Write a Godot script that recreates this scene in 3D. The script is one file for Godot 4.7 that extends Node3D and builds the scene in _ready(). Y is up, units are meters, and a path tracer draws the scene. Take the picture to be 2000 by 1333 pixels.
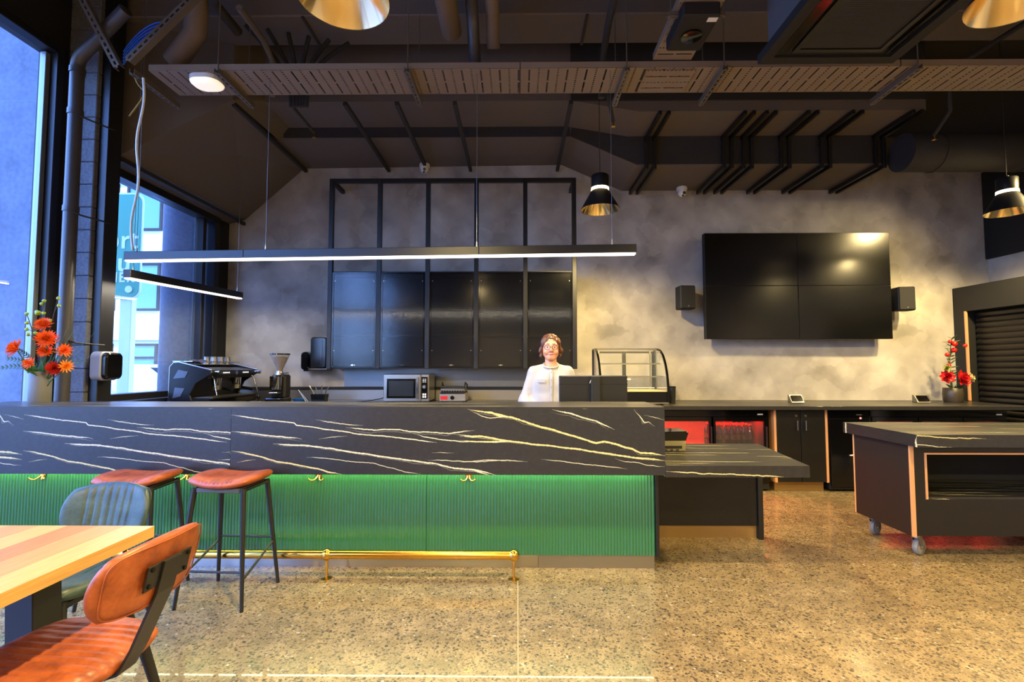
extends Node3D
# A cafe bar: the camera stands at (0, 1.35, 0) and looks along -z; metres, y up.

class M:
	var st := SurfaceTool.new()
	var n := 0
	func _init():
		st.begin(Mesh.PRIMITIVE_TRIANGLES)
		st.set_smooth_group(-1)
	func smooth(g):
		st.set_smooth_group(g)
		return self
	func tri(a: Vector3, b: Vector3, c: Vector3):
		st.add_vertex(a); st.add_vertex(c); st.add_vertex(b)
		n += 1
	func quad(a: Vector3, b: Vector3, c: Vector3, d: Vector3):
		tri(a, b, c); tri(a, c, d)
	func vert(p: Vector3, uv: Vector2):
		st.set_uv(uv); st.add_vertex(p)
	func quad_uv(a, b, c, d, ua, ub, uc, ud):
		vert(a, ua); vert(c, uc); vert(b, ub)
		vert(a, ua); vert(d, ud); vert(c, uc)
		n += 2
	# a box with chamfered edges
	func box(c: Vector3, s: Vector3, bv := 0.0, b := Basis.IDENTITY):
		smooth(-1)
		var h := s * 0.5
		bv = minf(bv, minf(h.x, minf(h.y, h.z)) * 0.9)
		if bv <= 0.0:
			var p = []
			for i in 8:
				p.append(c + b * Vector3(h.x if i & 1 else -h.x, h.y if i & 2 else -h.y, h.z if i & 4 else -h.z))
			quad(p[4], p[5], p[7], p[6]); quad(p[1], p[0], p[2], p[3]); quad(p[5], p[1], p[3], p[7])
			quad(p[0], p[4], p[6], p[2]); quad(p[6], p[7], p[3], p[2]); quad(p[0], p[1], p[5], p[4])
			return self
		# corner k on face axis a lies inset on the two other axes
		var pt = func(i: int, a: int) -> Vector3:
			var v := Vector3(h.x if i & 1 else -h.x, h.y if i & 2 else -h.y, h.z if i & 4 else -h.z)
			for k in 3:
				if k != a:
					v[k] -= signf(v[k]) * bv
			return c + b * v
		var f = [[2, [4, 5, 7, 6]], [2, [1, 0, 2, 3]], [0, [5, 1, 3, 7]], [0, [0, 4, 6, 2]], [1, [6, 7, 3, 2]], [1, [0, 1, 5, 4]]]
		for q in f:
			quad(pt.call(q[1][0], q[0]), pt.call(q[1][1], q[0]), pt.call(q[1][2], q[0]), pt.call(q[1][3], q[0]))
		# edges: [corner, corner, axis of first face, axis of second face]
		for e in [[0, 1, 2, 1], [2, 3, 1, 2], [4, 5, 1, 2], [6, 7, 2, 1], [0, 2, 0, 2], [1, 3, 2, 0], [4, 6, 2, 0], [5, 7, 0, 2], [0, 4, 1, 0], [1, 5, 0, 1], [2, 6, 0, 1], [3, 7, 1, 0]]:
			quad(pt.call(e[0], e[2]), pt.call(e[1], e[2]), pt.call(e[1], e[3]), pt.call(e[0], e[3]))
		for i in 8:
			var odd: bool = ((i & 1) + ((i >> 1) & 1) + ((i >> 2) & 1)) % 2 == 1
			if odd:
				tri(pt.call(i, 0), pt.call(i, 1), pt.call(i, 2))
			else:
				tri(pt.call(i, 0), pt.call(i, 2), pt.call(i, 1))
		return self
	# a box between two corners
	func span(a: Vector3, d: Vector3, bv := 0.0):
		return box((a + d) * 0.5, (d - a).abs(), bv)
	static func frame(t: Vector3) -> Basis:
		var up := Vector3.UP if absf(t.y) < 0.95 else Vector3.RIGHT
		var x := up.cross(t).normalized()
		return Basis(x, t.cross(x), t)
	func cyl(p0: Vector3, p1: Vector3, r0: float, r1 := -1.0, k := 12, caps := true):
		if r1 < 0.0:
			r1 = r0
		var b := frame((p1 - p0).normalized())
		var a0 = []; var a1 = []
		for i in k:
			var d: Vector3 = b.x * cos(TAU * i / k) + b.y * sin(TAU * i / k)
			a0.append(p0 + d * r0); a1.append(p1 + d * r1)
		smooth(1)
		for i in k:
			var j := (i + 1) % k
			quad(a0[i], a0[j], a1[j], a1[i])
		smooth(-1)
		if caps:
			for i in k:
				var j := (i + 1) % k
				if r1 > 0.0:
					tri(p1, a1[i], a1[j])
				if r0 > 0.0:
					tri(p0, a0[j], a0[i])
		return self
	# a bar of square section from p0 to p1
	func bar(p0: Vector3, p1: Vector3, w: float, h: float, bv := 0.0, up := Vector3.UP):
		var t := (p1 - p0).normalized()
		if absf(t.dot(up)) > 0.95:
			up = Vector3.RIGHT
		var x := up.cross(t).normalized()
		return box((p0 + p1) * 0.5, Vector3(w, h, p0.distance_to(p1)), bv, Basis(x, t.cross(x), t))
	# rings of points joined to a skin
	func skin(rows: Array, closed := true, cap := true, g := 1):
		smooth(g)
		var k: int = rows[0].size()
		for r in rows.size() - 1:
			for i in (k if closed else k - 1):
				var j := (i + 1) % k
				quad(rows[r][i], rows[r][j], rows[r + 1][j], rows[r + 1][i])
		if cap and closed:
			smooth(-1)
			for e in [0, rows.size() - 1]:
				var c := Vector3.ZERO
				for p in rows[e]:
					c += p
				c /= k
				for i in k:
					var j := (i + 1) % k
					if e == 0:
						tri(c, rows[e][j], rows[e][i])
					else:
						tri(c, rows[e][i], rows[e][j])
		return self
	func tube(pts: Array, r, k := 8, cap := true):
		var rows = []
		var t: Vector3 = (pts[1] - pts[0]).normalized()
		var b := frame(t)
		for i in pts.size():
			var a: Vector3 = pts[maxi(i - 1, 0)]
			var c: Vector3 = pts[mini(i + 1, pts.size() - 1)]
			var t2 := (c - a).normalized()
			if t.distance_to(t2) > 1e-5:
				var ax := t.cross(t2)
				if ax.length() > 1e-6:
					b = Basis(ax.normalized(), t.angle_to(t2)) * b
			t = t2
			var rr: float = r[i] if r is Array else r
			var row = []
			for q in k:
				row.append(pts[i] + (b.x * cos(TAU * q / k) + b.y * sin(TAU * q / k)) * rr)
			rows.append(row)
		return skin(rows, true, cap)
	# a flat profile (x, y) swept along points; `side` is the way of the profile's x
	func sweep(pts: Array, prof: Array, side: Vector3, g := -1):
		var rows = []
		for i in pts.size():
			var a: Vector3 = pts[maxi(i - 1, 0)]
			var c: Vector3 = pts[mini(i + 1, pts.size() - 1)]
			var t := (c - a).normalized()
			var x := (side - t * side.dot(t)).normalized()
			var y := t.cross(x)
			var row = []
			for q in prof:
				row.append(pts[i] + x * q.x + y * q.y)
			rows.append(row)
		return skin(rows, true, true, g)
	# profile of (radius, height) turned about the y axis of xf
	func lathe(prof: Array, k := 20, xf := Transform3D.IDENTITY, g := 1):
		var sg := g
		for i in prof.size() - 1:
			if i > 0:
				var d0: Vector2 = (prof[i] - prof[i - 1]).normalized()
				var d1: Vector2 = (prof[i + 1] - prof[i]).normalized()
				if d0.dot(d1) < 0.75:
					sg += 1
			smooth(sg)
			for q in k:
				var c0 := Vector3(cos(TAU * q / k), 0, -sin(TAU * q / k))
				var c1 := Vector3(cos(TAU * (q + 1) / k), 0, -sin(TAU * (q + 1) / k))
				var u := Vector3.UP
				var a = xf * (c0 * prof[i].x + u * prof[i].y)
				var b = xf * (c1 * prof[i].x + u * prof[i].y)
				var c = xf * (c1 * prof[i + 1].x + u * prof[i + 1].y)
				var d = xf * (c0 * prof[i + 1].x + u * prof[i + 1].y)
				if prof[i].x > 1e-5:
					tri(a, b, c)
				if prof[i + 1].x > 1e-5:
					tri(a, c, d)
		smooth(-1)
		return self
	func ball(c: Vector3, r: Vector3, k := 12, b := Basis.IDENTITY):
		var prof = []
		var m := maxi(k / 2, 4)
		for i in m + 1:
			var t := -PI / 2 + PI * i / m
			prof.append(Vector2(maxf(cos(t), 0.0), sin(t)))
		prof[0].x = 0.0; prof[m].x = 0.0
		# keep one smooth group
		var xf := Transform3D(b * Basis.from_scale(r), c)
		smooth(1)
		for i in m:
			for q in k:
				var c0 := Vector3(cos(TAU * q / k), 0, -sin(TAU * q / k))
				var c1 := Vector3(cos(TAU * (q + 1) / k), 0, -sin(TAU * (q + 1) / k))
				var a = xf * (c0 * prof[i].x + Vector3.UP * prof[i].y)
				var bb = xf * (c1 * prof[i].x + Vector3.UP * prof[i].y)
				var cc = xf * (c1 * prof[i + 1].x + Vector3.UP * prof[i + 1].y)
				var d = xf * (c0 * prof[i + 1].x + Vector3.UP * prof[i + 1].y)
				if i > 0:
					tri(a, bb, cc)
				if i < m - 1:
					tri(a, cc, d)
		smooth(-1)
		return self
	# a polygon in the xy plane of xf given depth along its z, edges chamfered by bv
	func extrude(poly: Array, depth: float, xf := Transform3D.IDENTITY, bv := 0.0, side_group := -1):
		var pk := PackedVector2Array(poly)
		if Geometry2D.is_polygon_clockwise(pk) == false:
			pass
		var area := 0.0
		for i in pk.size():
			area += pk[i].cross(pk[(i + 1) % pk.size()])
		if area < 0.0:
			pk.reverse()
		var inner := pk
		if bv > 0.0:
			inner = PackedVector2Array()
			for i in pk.size():
				var e0 := (pk[i] - pk[(i - 1 + pk.size()) % pk.size()]).normalized()
				var e1 := (pk[(i + 1) % pk.size()] - pk[i]).normalized()
				var nn := (Vector2(-e0.y, e0.x) + Vector2(-e1.y, e1.x)).normalized()
				inner.append(pk[i] + nn * bv)
		var idx := Geometry2D.triangulate_polygon(inner)
		var at = func(p: Vector2, z: float) -> Vector3:
			return xf * Vector3(p.x, p.y, z)
		smooth(-1)
		for i in range(0, idx.size(), 3):
			var a := inner[idx[i]]; var b := inner[idx[i + 1]]; var c := inner[idx[i + 2]]
			if (b - a).cross(c - a) < 0.0:
				var t := b
				b = c
				c = t
			tri(at.call(a, depth), at.call(b, depth), at.call(c, depth))
			tri(at.call(a, 0.0), at.call(c, 0.0), at.call(b, 0.0))
		smooth(side_group)
		for i in pk.size():
			var j := (i + 1) % pk.size()
			if bv > 0.0:
				quad(at.call(pk[i], bv), at.call(pk[j], bv), at.call(pk[j], depth - bv), at.call(pk[i], depth - bv))
				quad(at.call(pk[i], depth - bv), at.call(pk[j], depth - bv), at.call(inner[j], depth), at.call(inner[i], depth))
				quad(at.call(inner[i], 0.0), at.call(inner[j], 0.0), at.call(pk[j], bv), at.call(pk[i], bv))
			else:
				quad(at.call(pk[i], 0.0), at.call(pk[j], 0.0), at.call(pk[j], depth), at.call(pk[i], depth))
		smooth(-1)
		return self
	# a ring-shaped plate: outer rectangle with a rectangular hole, in xy of xf, depth along z
	func ring_rect(w: float, h: float, t: float, depth: float, xf := Transform3D.IDENTITY):
		for s in [-1, 1]:
			box(xf * Vector3(s * (w - t) * 0.5, 0, depth * 0.5), Vector3(t, h, depth), 0.0, xf.basis)
			box(xf * Vector3(0, s * (h - t) * 0.5, depth * 0.5), Vector3(w - 2 * t, t, depth), 0.0, xf.basis)
		return self
	func mesh() -> ArrayMesh:
		st.generate_normals()
		return st.commit()

func rr(w: float, h: float, r: float, k := 5, c := Vector2.ZERO) -> Array:
	var out = []
	for q in 4:
		var cc := Vector2((w * 0.5 - r) * (1 if q in [0, 3] else -1), (h * 0.5 - r) * (1 if q in [0, 1] else -1))
		for i in k + 1:
			var a := PI / 2 * (q + float(i) / k)
			out.append(c + cc + Vector2(cos(a), sin(a)) * r)
	return out

func bez(a: Vector3, b: Vector3, c: Vector3, d: Vector3, k := 10) -> Array:
	var out = []
	for i in k + 1:
		out.append(a.bezier_interpolate(b, c, d, float(i) / k))
	return out

# ---- naming and tagging
var taken := {}
func numbered(p: Node, called: String) -> String:
	var key := str(p.get_instance_id()) + called
	var k: int = taken.get(key, 0)
	taken[key] = k + 1
	return called if k == 0 else "%s_%03d" % [called, k]

func put(p: Node, called: String, mesh, m: Material, at := Transform3D.IDENTITY) -> MeshInstance3D:
	var o := MeshInstance3D.new()
	o.name = numbered(p, called)
	o.mesh = mesh.mesh() if mesh is M else mesh
	o.material_override = m
	o.transform = at
	p.add_child(o, true)
	return o

func tag(o: Node, label: String, category: String, group := "", kind := "") -> Node:
	if label:
		o.set_meta("label", label)
	if category:
		o.set_meta("category", category)
	if group:
		o.set_meta("group", group)
	if kind:
		o.set_meta("kind", kind)
	return o

func thing(called: String, label: String, category: String, at := Vector3.ZERO, turn := 0.0, group := "") -> Node3D:
	var o := Node3D.new()
	o.name = numbered(self, called)
	add_child(o, true)
	o.position = at
	o.rotation_degrees.y = turn
	tag(o, label, category, group)
	return o

func struct(called: String, mesh, m: Material, label := "") -> MeshInstance3D:
	var o := put(self, called, mesh, m)
	o.set_meta("kind", "structure")
	if label:
		o.set_meta("label", label)
	return o

# ---- materials
var mats := {}
func mat(key: String, c: Color, rough := 0.6, metal := 0.0, spec := 0.5) -> StandardMaterial3D:
	if mats.has(key):
		return mats[key]
	var m := StandardMaterial3D.new()
	m.resource_name = key
	m.albedo_color = c
	m.roughness = rough
	m.metallic = metal
	m.metallic_specular = spec
	mats[key] = m
	return m

func glow(key: String, c: Color, e: float) -> StandardMaterial3D:
	var m := mat(key, Color(0.9, 0.9, 0.9), 0.5)
	m.emission_enabled = true
	m.emission = c
	m.emission_energy_multiplier = e
	return m

func pane_mat(key: String, c: Color, alpha: float, rough := 0.02) -> StandardMaterial3D:
	var m := mat(key, c, rough, 0.0, 0.5)
	m.albedo_color.a = alpha
	m.transparency = BaseMaterial3D.TRANSPARENCY_ALPHA
	return m

func noise(freq: float, seed_: int, oct := 4, type := FastNoiseLite.TYPE_SIMPLEX_SMOOTH) -> FastNoiseLite:
	var f := FastNoiseLite.new()
	f.noise_type = type
	f.frequency = freq
	f.seed = seed_
	f.fractal_octaves = oct
	return f

# seamless grey bytes of a noise
func nbytes(size: int, freq: float, seed_: int, oct := 4, type := FastNoiseLite.TYPE_SIMPLEX_SMOOTH, warp := 0.0) -> PackedByteArray:
	var f := noise(freq, seed_, oct, type)
	if type == FastNoiseLite.TYPE_CELLULAR:
		f.cellular_return_type = FastNoiseLite.RETURN_CELL_VALUE
		f.fractal_type = FastNoiseLite.FRACTAL_NONE
	if warp > 0.0:
		f.domain_warp_enabled = true
		f.domain_warp_amplitude = warp
		f.domain_warp_frequency = freq * 1.6
	var im := f.get_seamless_image(size, size, false, false, 0.12, true)
	im.convert(Image.FORMAT_L8)
	return im.get_data()

func rgb_tex(size_x: int, size_y: int, data: PackedByteArray, mip := true) -> ImageTexture:
	var im := Image.create_from_data(size_x, size_y, false, Image.FORMAT_RGB8, data)
	if mip:
		im.generate_mipmaps()
	return ImageTexture.create_from_image(im)

# layered noises (bytes, weight) mapped along colours
func layered(size: int, layers: Array, ramp: Array) -> ImageTexture:
	var out := PackedByteArray()
	out.resize(size * size * 3)
	var lut = []
	for i in 256:
		var t := i / 255.0 * (ramp.size() - 1)
		var k := mini(int(t), ramp.size() - 2)
		lut.append((ramp[k] as Color).lerp(ramp[k + 1], t - k))
	var b0: PackedByteArray = layers[0][0]
	var w0: float = layers[0][1]
	var has1: bool = layers.size() > 1
	var b1: PackedByteArray = layers[1][0] if has1 else b0
	var w1: float = layers[1][1] if has1 else 0.0
	var has2: bool = layers.size() > 2
	var b2: PackedByteArray = layers[2][0] if has2 else b0
	var w2: float = layers[2][1] if has2 else 0.0
	for i in size * size:
		var v := 127.5 + (b0[i] - 127.5) * w0 + (b1[i] - 127.5) * w1 + (b2[i] - 127.5) * w2
		var c: Color = lut[clampi(int(v), 0, 255)]
		out[i * 3] = c.r8; out[i * 3 + 1] = c.g8; out[i * 3 + 2] = c.b8
	return rgb_tex(size, size, out)

func tri_map(m: StandardMaterial3D, scale: float, world := true) -> StandardMaterial3D:
	m.uv1_triplanar = true
	m.uv1_world_triplanar = world
	m.uv1_triplanar_sharpness = 8.0
	m.uv1_scale = Vector3.ONE * scale
	return m

# stamps a wandering stroke of the given widths along points (in texels)
func stroke(im: Image, pts: Array, w: float, c: Color, rng: RandomNumberGenerator, wrap := false):
	var sx := im.get_width(); var sy := im.get_height()
	var off := 0.0
	var total := 0.0
	for i in pts.size() - 1:
		total += pts[i].distance_to(pts[i + 1])
	var run := 0.0
	for i in pts.size() - 1:
		var a: Vector2 = pts[i]; var b: Vector2 = pts[i + 1]
		var l := a.distance_to(b)
		var steps := int(l / maxf(w * 0.35, 0.8)) + 1
		var nn := (b - a).normalized().orthogonal()
		for s in steps:
			var t := float(s) / steps
			off = clampf(off + rng.randf_range(-0.5, 0.5), -3.0, 3.0)
			var p := a.lerp(b, t) + nn * off
			var e := clampf(minf(run, total - run) / 60.0, 0.25, 1.0)
			var r := w * e * rng.randf_range(0.35, 0.65)
			run += l / steps
			var ri := int(ceil(r + 0.7))
			for dy in range(-ri, ri + 1):
				for dx in range(-ri, ri + 1):
					var x := int(p.x) + dx; var y := int(p.y) + dy
					if wrap:
						x = posmod(x, sx); y = posmod(y, sy)
					if x < 0 or y < 0 or x >= sx or y >= sy:
						continue
					var d := Vector2(x + 0.5 - p.x, y + 0.5 - p.y).length()
					var k := clampf(r + 0.6 - d, 0.0, 1.0) * c.a
					if k > 0.0:
						im.set_pixel(x, y, im.get_pixel(x, y).lerp(Color(c.r, c.g, c.b), k))

func _ready():
	var cam := Camera3D.new()
	cam.name = "camera"
	cam.fov = 70.1
	cam.position = Vector3(0, 1.35, 0)
	cam.rotation_degrees = Vector3(2.985, 0.603, 0)
	cam.current = true
	add_child(cam)
	var we := WorldEnvironment.new()
	we.name = "environment"
	var env := Environment.new()
	env.background_mode = Environment.BG_SKY
	var sky := Sky.new()
	var sm := ProceduralSkyMaterial.new()
	sm.sky_top_color = Color(0.42, 0.60, 1.0)
	sm.sky_horizon_color = Color(0.60, 0.76, 1.0)
	sm.ground_horizon_color = Color(0.42, 0.52, 0.62)
	sm.ground_bottom_color = Color(0.2, 0.25, 0.3)
	sm.sky_energy_multiplier = 3.3
	sm.ground_energy_multiplier = 1.2
	sky.sky_material = sm
	env.sky = sky
	env.tonemap_mode = Environment.TONE_MAPPER_LINEAR
	env.tonemap_exposure = 1.0
	env.sdfgi_enabled = true
	env.ssao_enabled = true
	env.ssil_enabled = true
	we.environment = env
	add_child(we)
	# the sun stands behind the building and lights only the far side of the street
	var sun := DirectionalLight3D.new()
	sun.name = "sun"
	sun.light_color = Color(0.93, 0.97, 1.0)
	sun.light_energy = 2.6
	sun.light_angular_distance = 0.5
	sun.sky_mode = DirectionalLight3D.SKY_MODE_LIGHT_ONLY
	sun.shadow_enabled = true
	add_child(sun)
	sun.look_at_from_position(Vector3.ZERO, Vector3(-0.42, -0.75, -0.5))
	make_materials()
	build_room()
	build_windows()
	build_outside()
	build_ceiling_works()
	build_counter()
	build_back_bench()
	build_trolley()
	build_wall_things()
	build_lamps()
	build_furniture()
	build_bar_equipment()
	build_person()
	build_flowers()

func make_materials():
	mat("black_steel", Color(0.075, 0.075, 0.08), 0.42)
	mat("black_matt", Color(0.06, 0.058, 0.056), 0.7)
	mat("black_gloss", Color(0.035, 0.035, 0.04), 0.12)
	mat("dark_paint", Color(0.37, 0.335, 0.295), 0.75)
	mat("dark_paint_2", Color(0.19, 0.175, 0.155), 0.8)
	mat("fascia", Color(0.15, 0.145, 0.14), 0.8)
	mat("tray", Color(0.50, 0.44, 0.37), 0.55)
	mat("strut", Color(0.36, 0.33, 0.29), 0.5)
	mat("pvc", Color(0.24, 0.23, 0.22), 0.38)
	mat("lagging", Color(0.42, 0.36, 0.29), 0.8)
	mat("wire", Color(0.55, 0.55, 0.55), 0.35, 0.8)
	mat("steel", Color(0.72, 0.70, 0.66), 0.28, 1.0)
	mat("steel_satin", Color(0.62, 0.60, 0.56), 0.42, 1.0)
	mat("chrome", Color(0.82, 0.82, 0.82), 0.08, 1.0)
	mat("brass", Color(0.86, 0.66, 0.30), 0.2, 1.0)
	mat("white_plastic", Color(0.86, 0.86, 0.84), 0.4)
	mat("white_paint", Color(0.85, 0.87, 0.88), 0.6)
	mat("grey_rubber", Color(0.45, 0.46, 0.48), 0.55)
	mat("ply_edge", Color(0.78, 0.57, 0.38), 0.55)
	mat("plinth", Color(0.66, 0.53, 0.33), 0.3, 0.6)
	mat("cabinet_black", Color(0.06, 0.055, 0.05), 0.4)
	mat("trolley_side", Color(0.11, 0.083, 0.066), 0.5)
	mat("screen", Color(0.015, 0.015, 0.018), 0.2)
	mat("rubber_black", Color(0.06, 0.06, 0.06), 0.85)
	# plaster, cement and other computed surfaces
	var a := nbytes(1024, 0.0042, 11, 4, FastNoiseLite.TYPE_SIMPLEX_SMOOTH, 55.0)
	var b := nbytes(1024, 0.014, 12, 3, FastNoiseLite.TYPE_VALUE_CUBIC, 22.0)
	var c := nbytes(1024, 0.022, 13, 1, FastNoiseLite.TYPE_CELLULAR, 34.0)
	var plaster := mat("plaster", Color(1, 1, 1), 0.72)
	plaster.albedo_texture = layered(1024, [[a, 0.42], [b, 0.70], [c, 0.24]], [Color(0.46, 0.445, 0.42), Color(0.58, 0.56, 0.53), Color(0.665, 0.645, 0.61), Color(0.75, 0.73, 0.69)])
	tri_map(plaster, 0.27)
	var render := mat("render_wall", Color(1, 1, 1), 0.85)
	var rb := nbytes(512, 0.05, 15, 4)
	var rc := nbytes(512, 0.008, 16, 3)
	render.albedo_texture = layered(512, [[rb, 0.45], [rc, 0.4]], [Color(0.31, 0.33, 0.37), Color(0.40, 0.42, 0.47), Color(0.48, 0.50, 0.55)])
	tri_map(render, 0.6)
	var block := mat("block", Color(1, 1, 1), 0.7)
	block.albedo_texture = layered(512, [[rb, 0.7], [rc, 0.4]], [Color(0.28, 0.285, 0.30), Color(0.36, 0.365, 0.38), Color(0.44, 0.445, 0.46)])
	tri_map(block, 1.3)
	var asphalt := mat("pavement", Color(1, 1, 1), 0.9)
	asphalt.albedo_texture = layered(512, [[rb, 0.8], [rc, 0.5]], [Color(0.35, 0.36, 0.37), Color(0.52, 0.53, 0.54), Color(0.62, 0.63, 0.64)])
	tri_map(asphalt, 0.4)
	mats.plaster_ref = plaster
	leather("leather_tan", [Color(0.42, 0.19, 0.08), Color(0.59, 0.29, 0.135), Color(0.68, 0.37, 0.19)], rb, rc)
	leather("leather_green", [Color(0.10, 0.17, 0.16), Color(0.19, 0.27, 0.25), Color(0.27, 0.35, 0.33)], rb, rc)
	floor_material()
	stone_materials()
	wood_materials()

func leather(key: String, ramp: Array, rb, rc):
	var m := mat(key, Color(1, 1, 1), 0.42)
	m.albedo_texture = layered(512, [[rb, 0.35], [rc, 0.8]], ramp)
	tri_map(m, 2.2, false)

# polished concrete with ground stone chips
func floor_material():
	var size := 2048
	var rng := RandomNumberGenerator.new()
	rng.seed = 77
	var a := nbytes(1024, 0.012, 21, 4)
	var b := nbytes(1024, 0.13, 22, 3)
	var d := PackedByteArray()
	d.resize(size * size * 3)
	for y in size:
		for x in size:
			var i := ((y >> 1) * 1024 + (x >> 1))
			var v := 0.78 + (a[i] - 127.5) / 255.0 * 0.22 + (b[i] - 127.5) / 255.0 * 0.22
			var o := (y * size + x) * 3
			d[o] = int(190 * v); d[o + 1] = int(166 * v); d[o + 2] = int(126 * v)
	var kinds = [[84, 74, 60], [96, 86, 72], [70, 64, 56], [110, 94, 72], [118, 106, 90], [60, 56, 52], [196, 188, 172]]
	for k in 21000:
		var cx := rng.randf() * size; var cy := rng.randf() * size
		var big := rng.randf()
		var ra := lerpf(3.0, 9.5, big * big) * (2.0 if rng.randf() < 0.004 else 1.0)
		var rb2 := ra * rng.randf_range(0.45, 0.95)
		var an := rng.randf() * TAU
		var ca := cos(an); var sa := sin(an)
		var col = kinds[rng.randi() % (kinds.size() if rng.randf() < 0.25 else kinds.size() - 1)]
		var p1 := rng.randf() * TAU; var p2 := rng.randf() * TAU
		var ri := int(ra * 1.3) + 1
		var al := rng.randf_range(0.55, 0.95)
		for dy in range(-ri, ri + 1):
			for dx in range(-ri, ri + 1):
				var u := (dx * ca + dy * sa) / ra
				var w := (-dx * sa + dy * ca) / rb2
				var q := u * u + w * w
				if q > 1.5:
					continue
				var th := atan2(w, u)
				if q < 1.0 + 0.22 * sin(3.0 * th + p1) + 0.16 * sin(5.0 * th + p2):
					var o := (posmod(int(cy) + dy, size) * size + posmod(int(cx) + dx, size)) * 3
					d[o] = int(lerpf(d[o], col[0], al)); d[o + 1] = int(lerpf(d[o + 1], col[1], al)); d[o + 2] = int(lerpf(d[o + 2], col[2], al))
	var m := mat("floor", Color(1, 1, 1), 0.24)
	m.albedo_texture = rgb_tex(size, size, d)
	tri_map(m, 0.5)
	m.clearcoat_enabled = true
	m.clearcoat = 0.25
	m.clearcoat_roughness = 0.03
	var cl := nbytes(512, 0.006, 25, 3, FastNoiseLite.TYPE_SIMPLEX_SMOOTH, 40.0)
	var out := PackedByteArray()
	out.resize(512 * 512 * 3)
	for i in 512 * 512:
		var v := clampf(0.5 + (cl[i] - 127.5) / 255.0 * 0.6, 0.0, 1.0)
		out[i * 3] = int(255 * (0.84 + 0.16 * v)); out[i * 3 + 1] = int(255 * (0.83 + 0.17 * v)); out[i * 3 + 2] = int(255 * (0.80 + 0.20 * v))
	m.detail_enabled = true
	m.detail_blend_mode = BaseMaterial3D.BLEND_MODE_MUL
	m.detail_albedo = rgb_tex(512, 512, out)
	m.detail_uv_layer = BaseMaterial3D.DETAIL_UV_2
	m.uv2_triplanar = true
	m.uv2_world_triplanar = true
	m.uv2_scale = Vector3.ONE * 0.13

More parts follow.
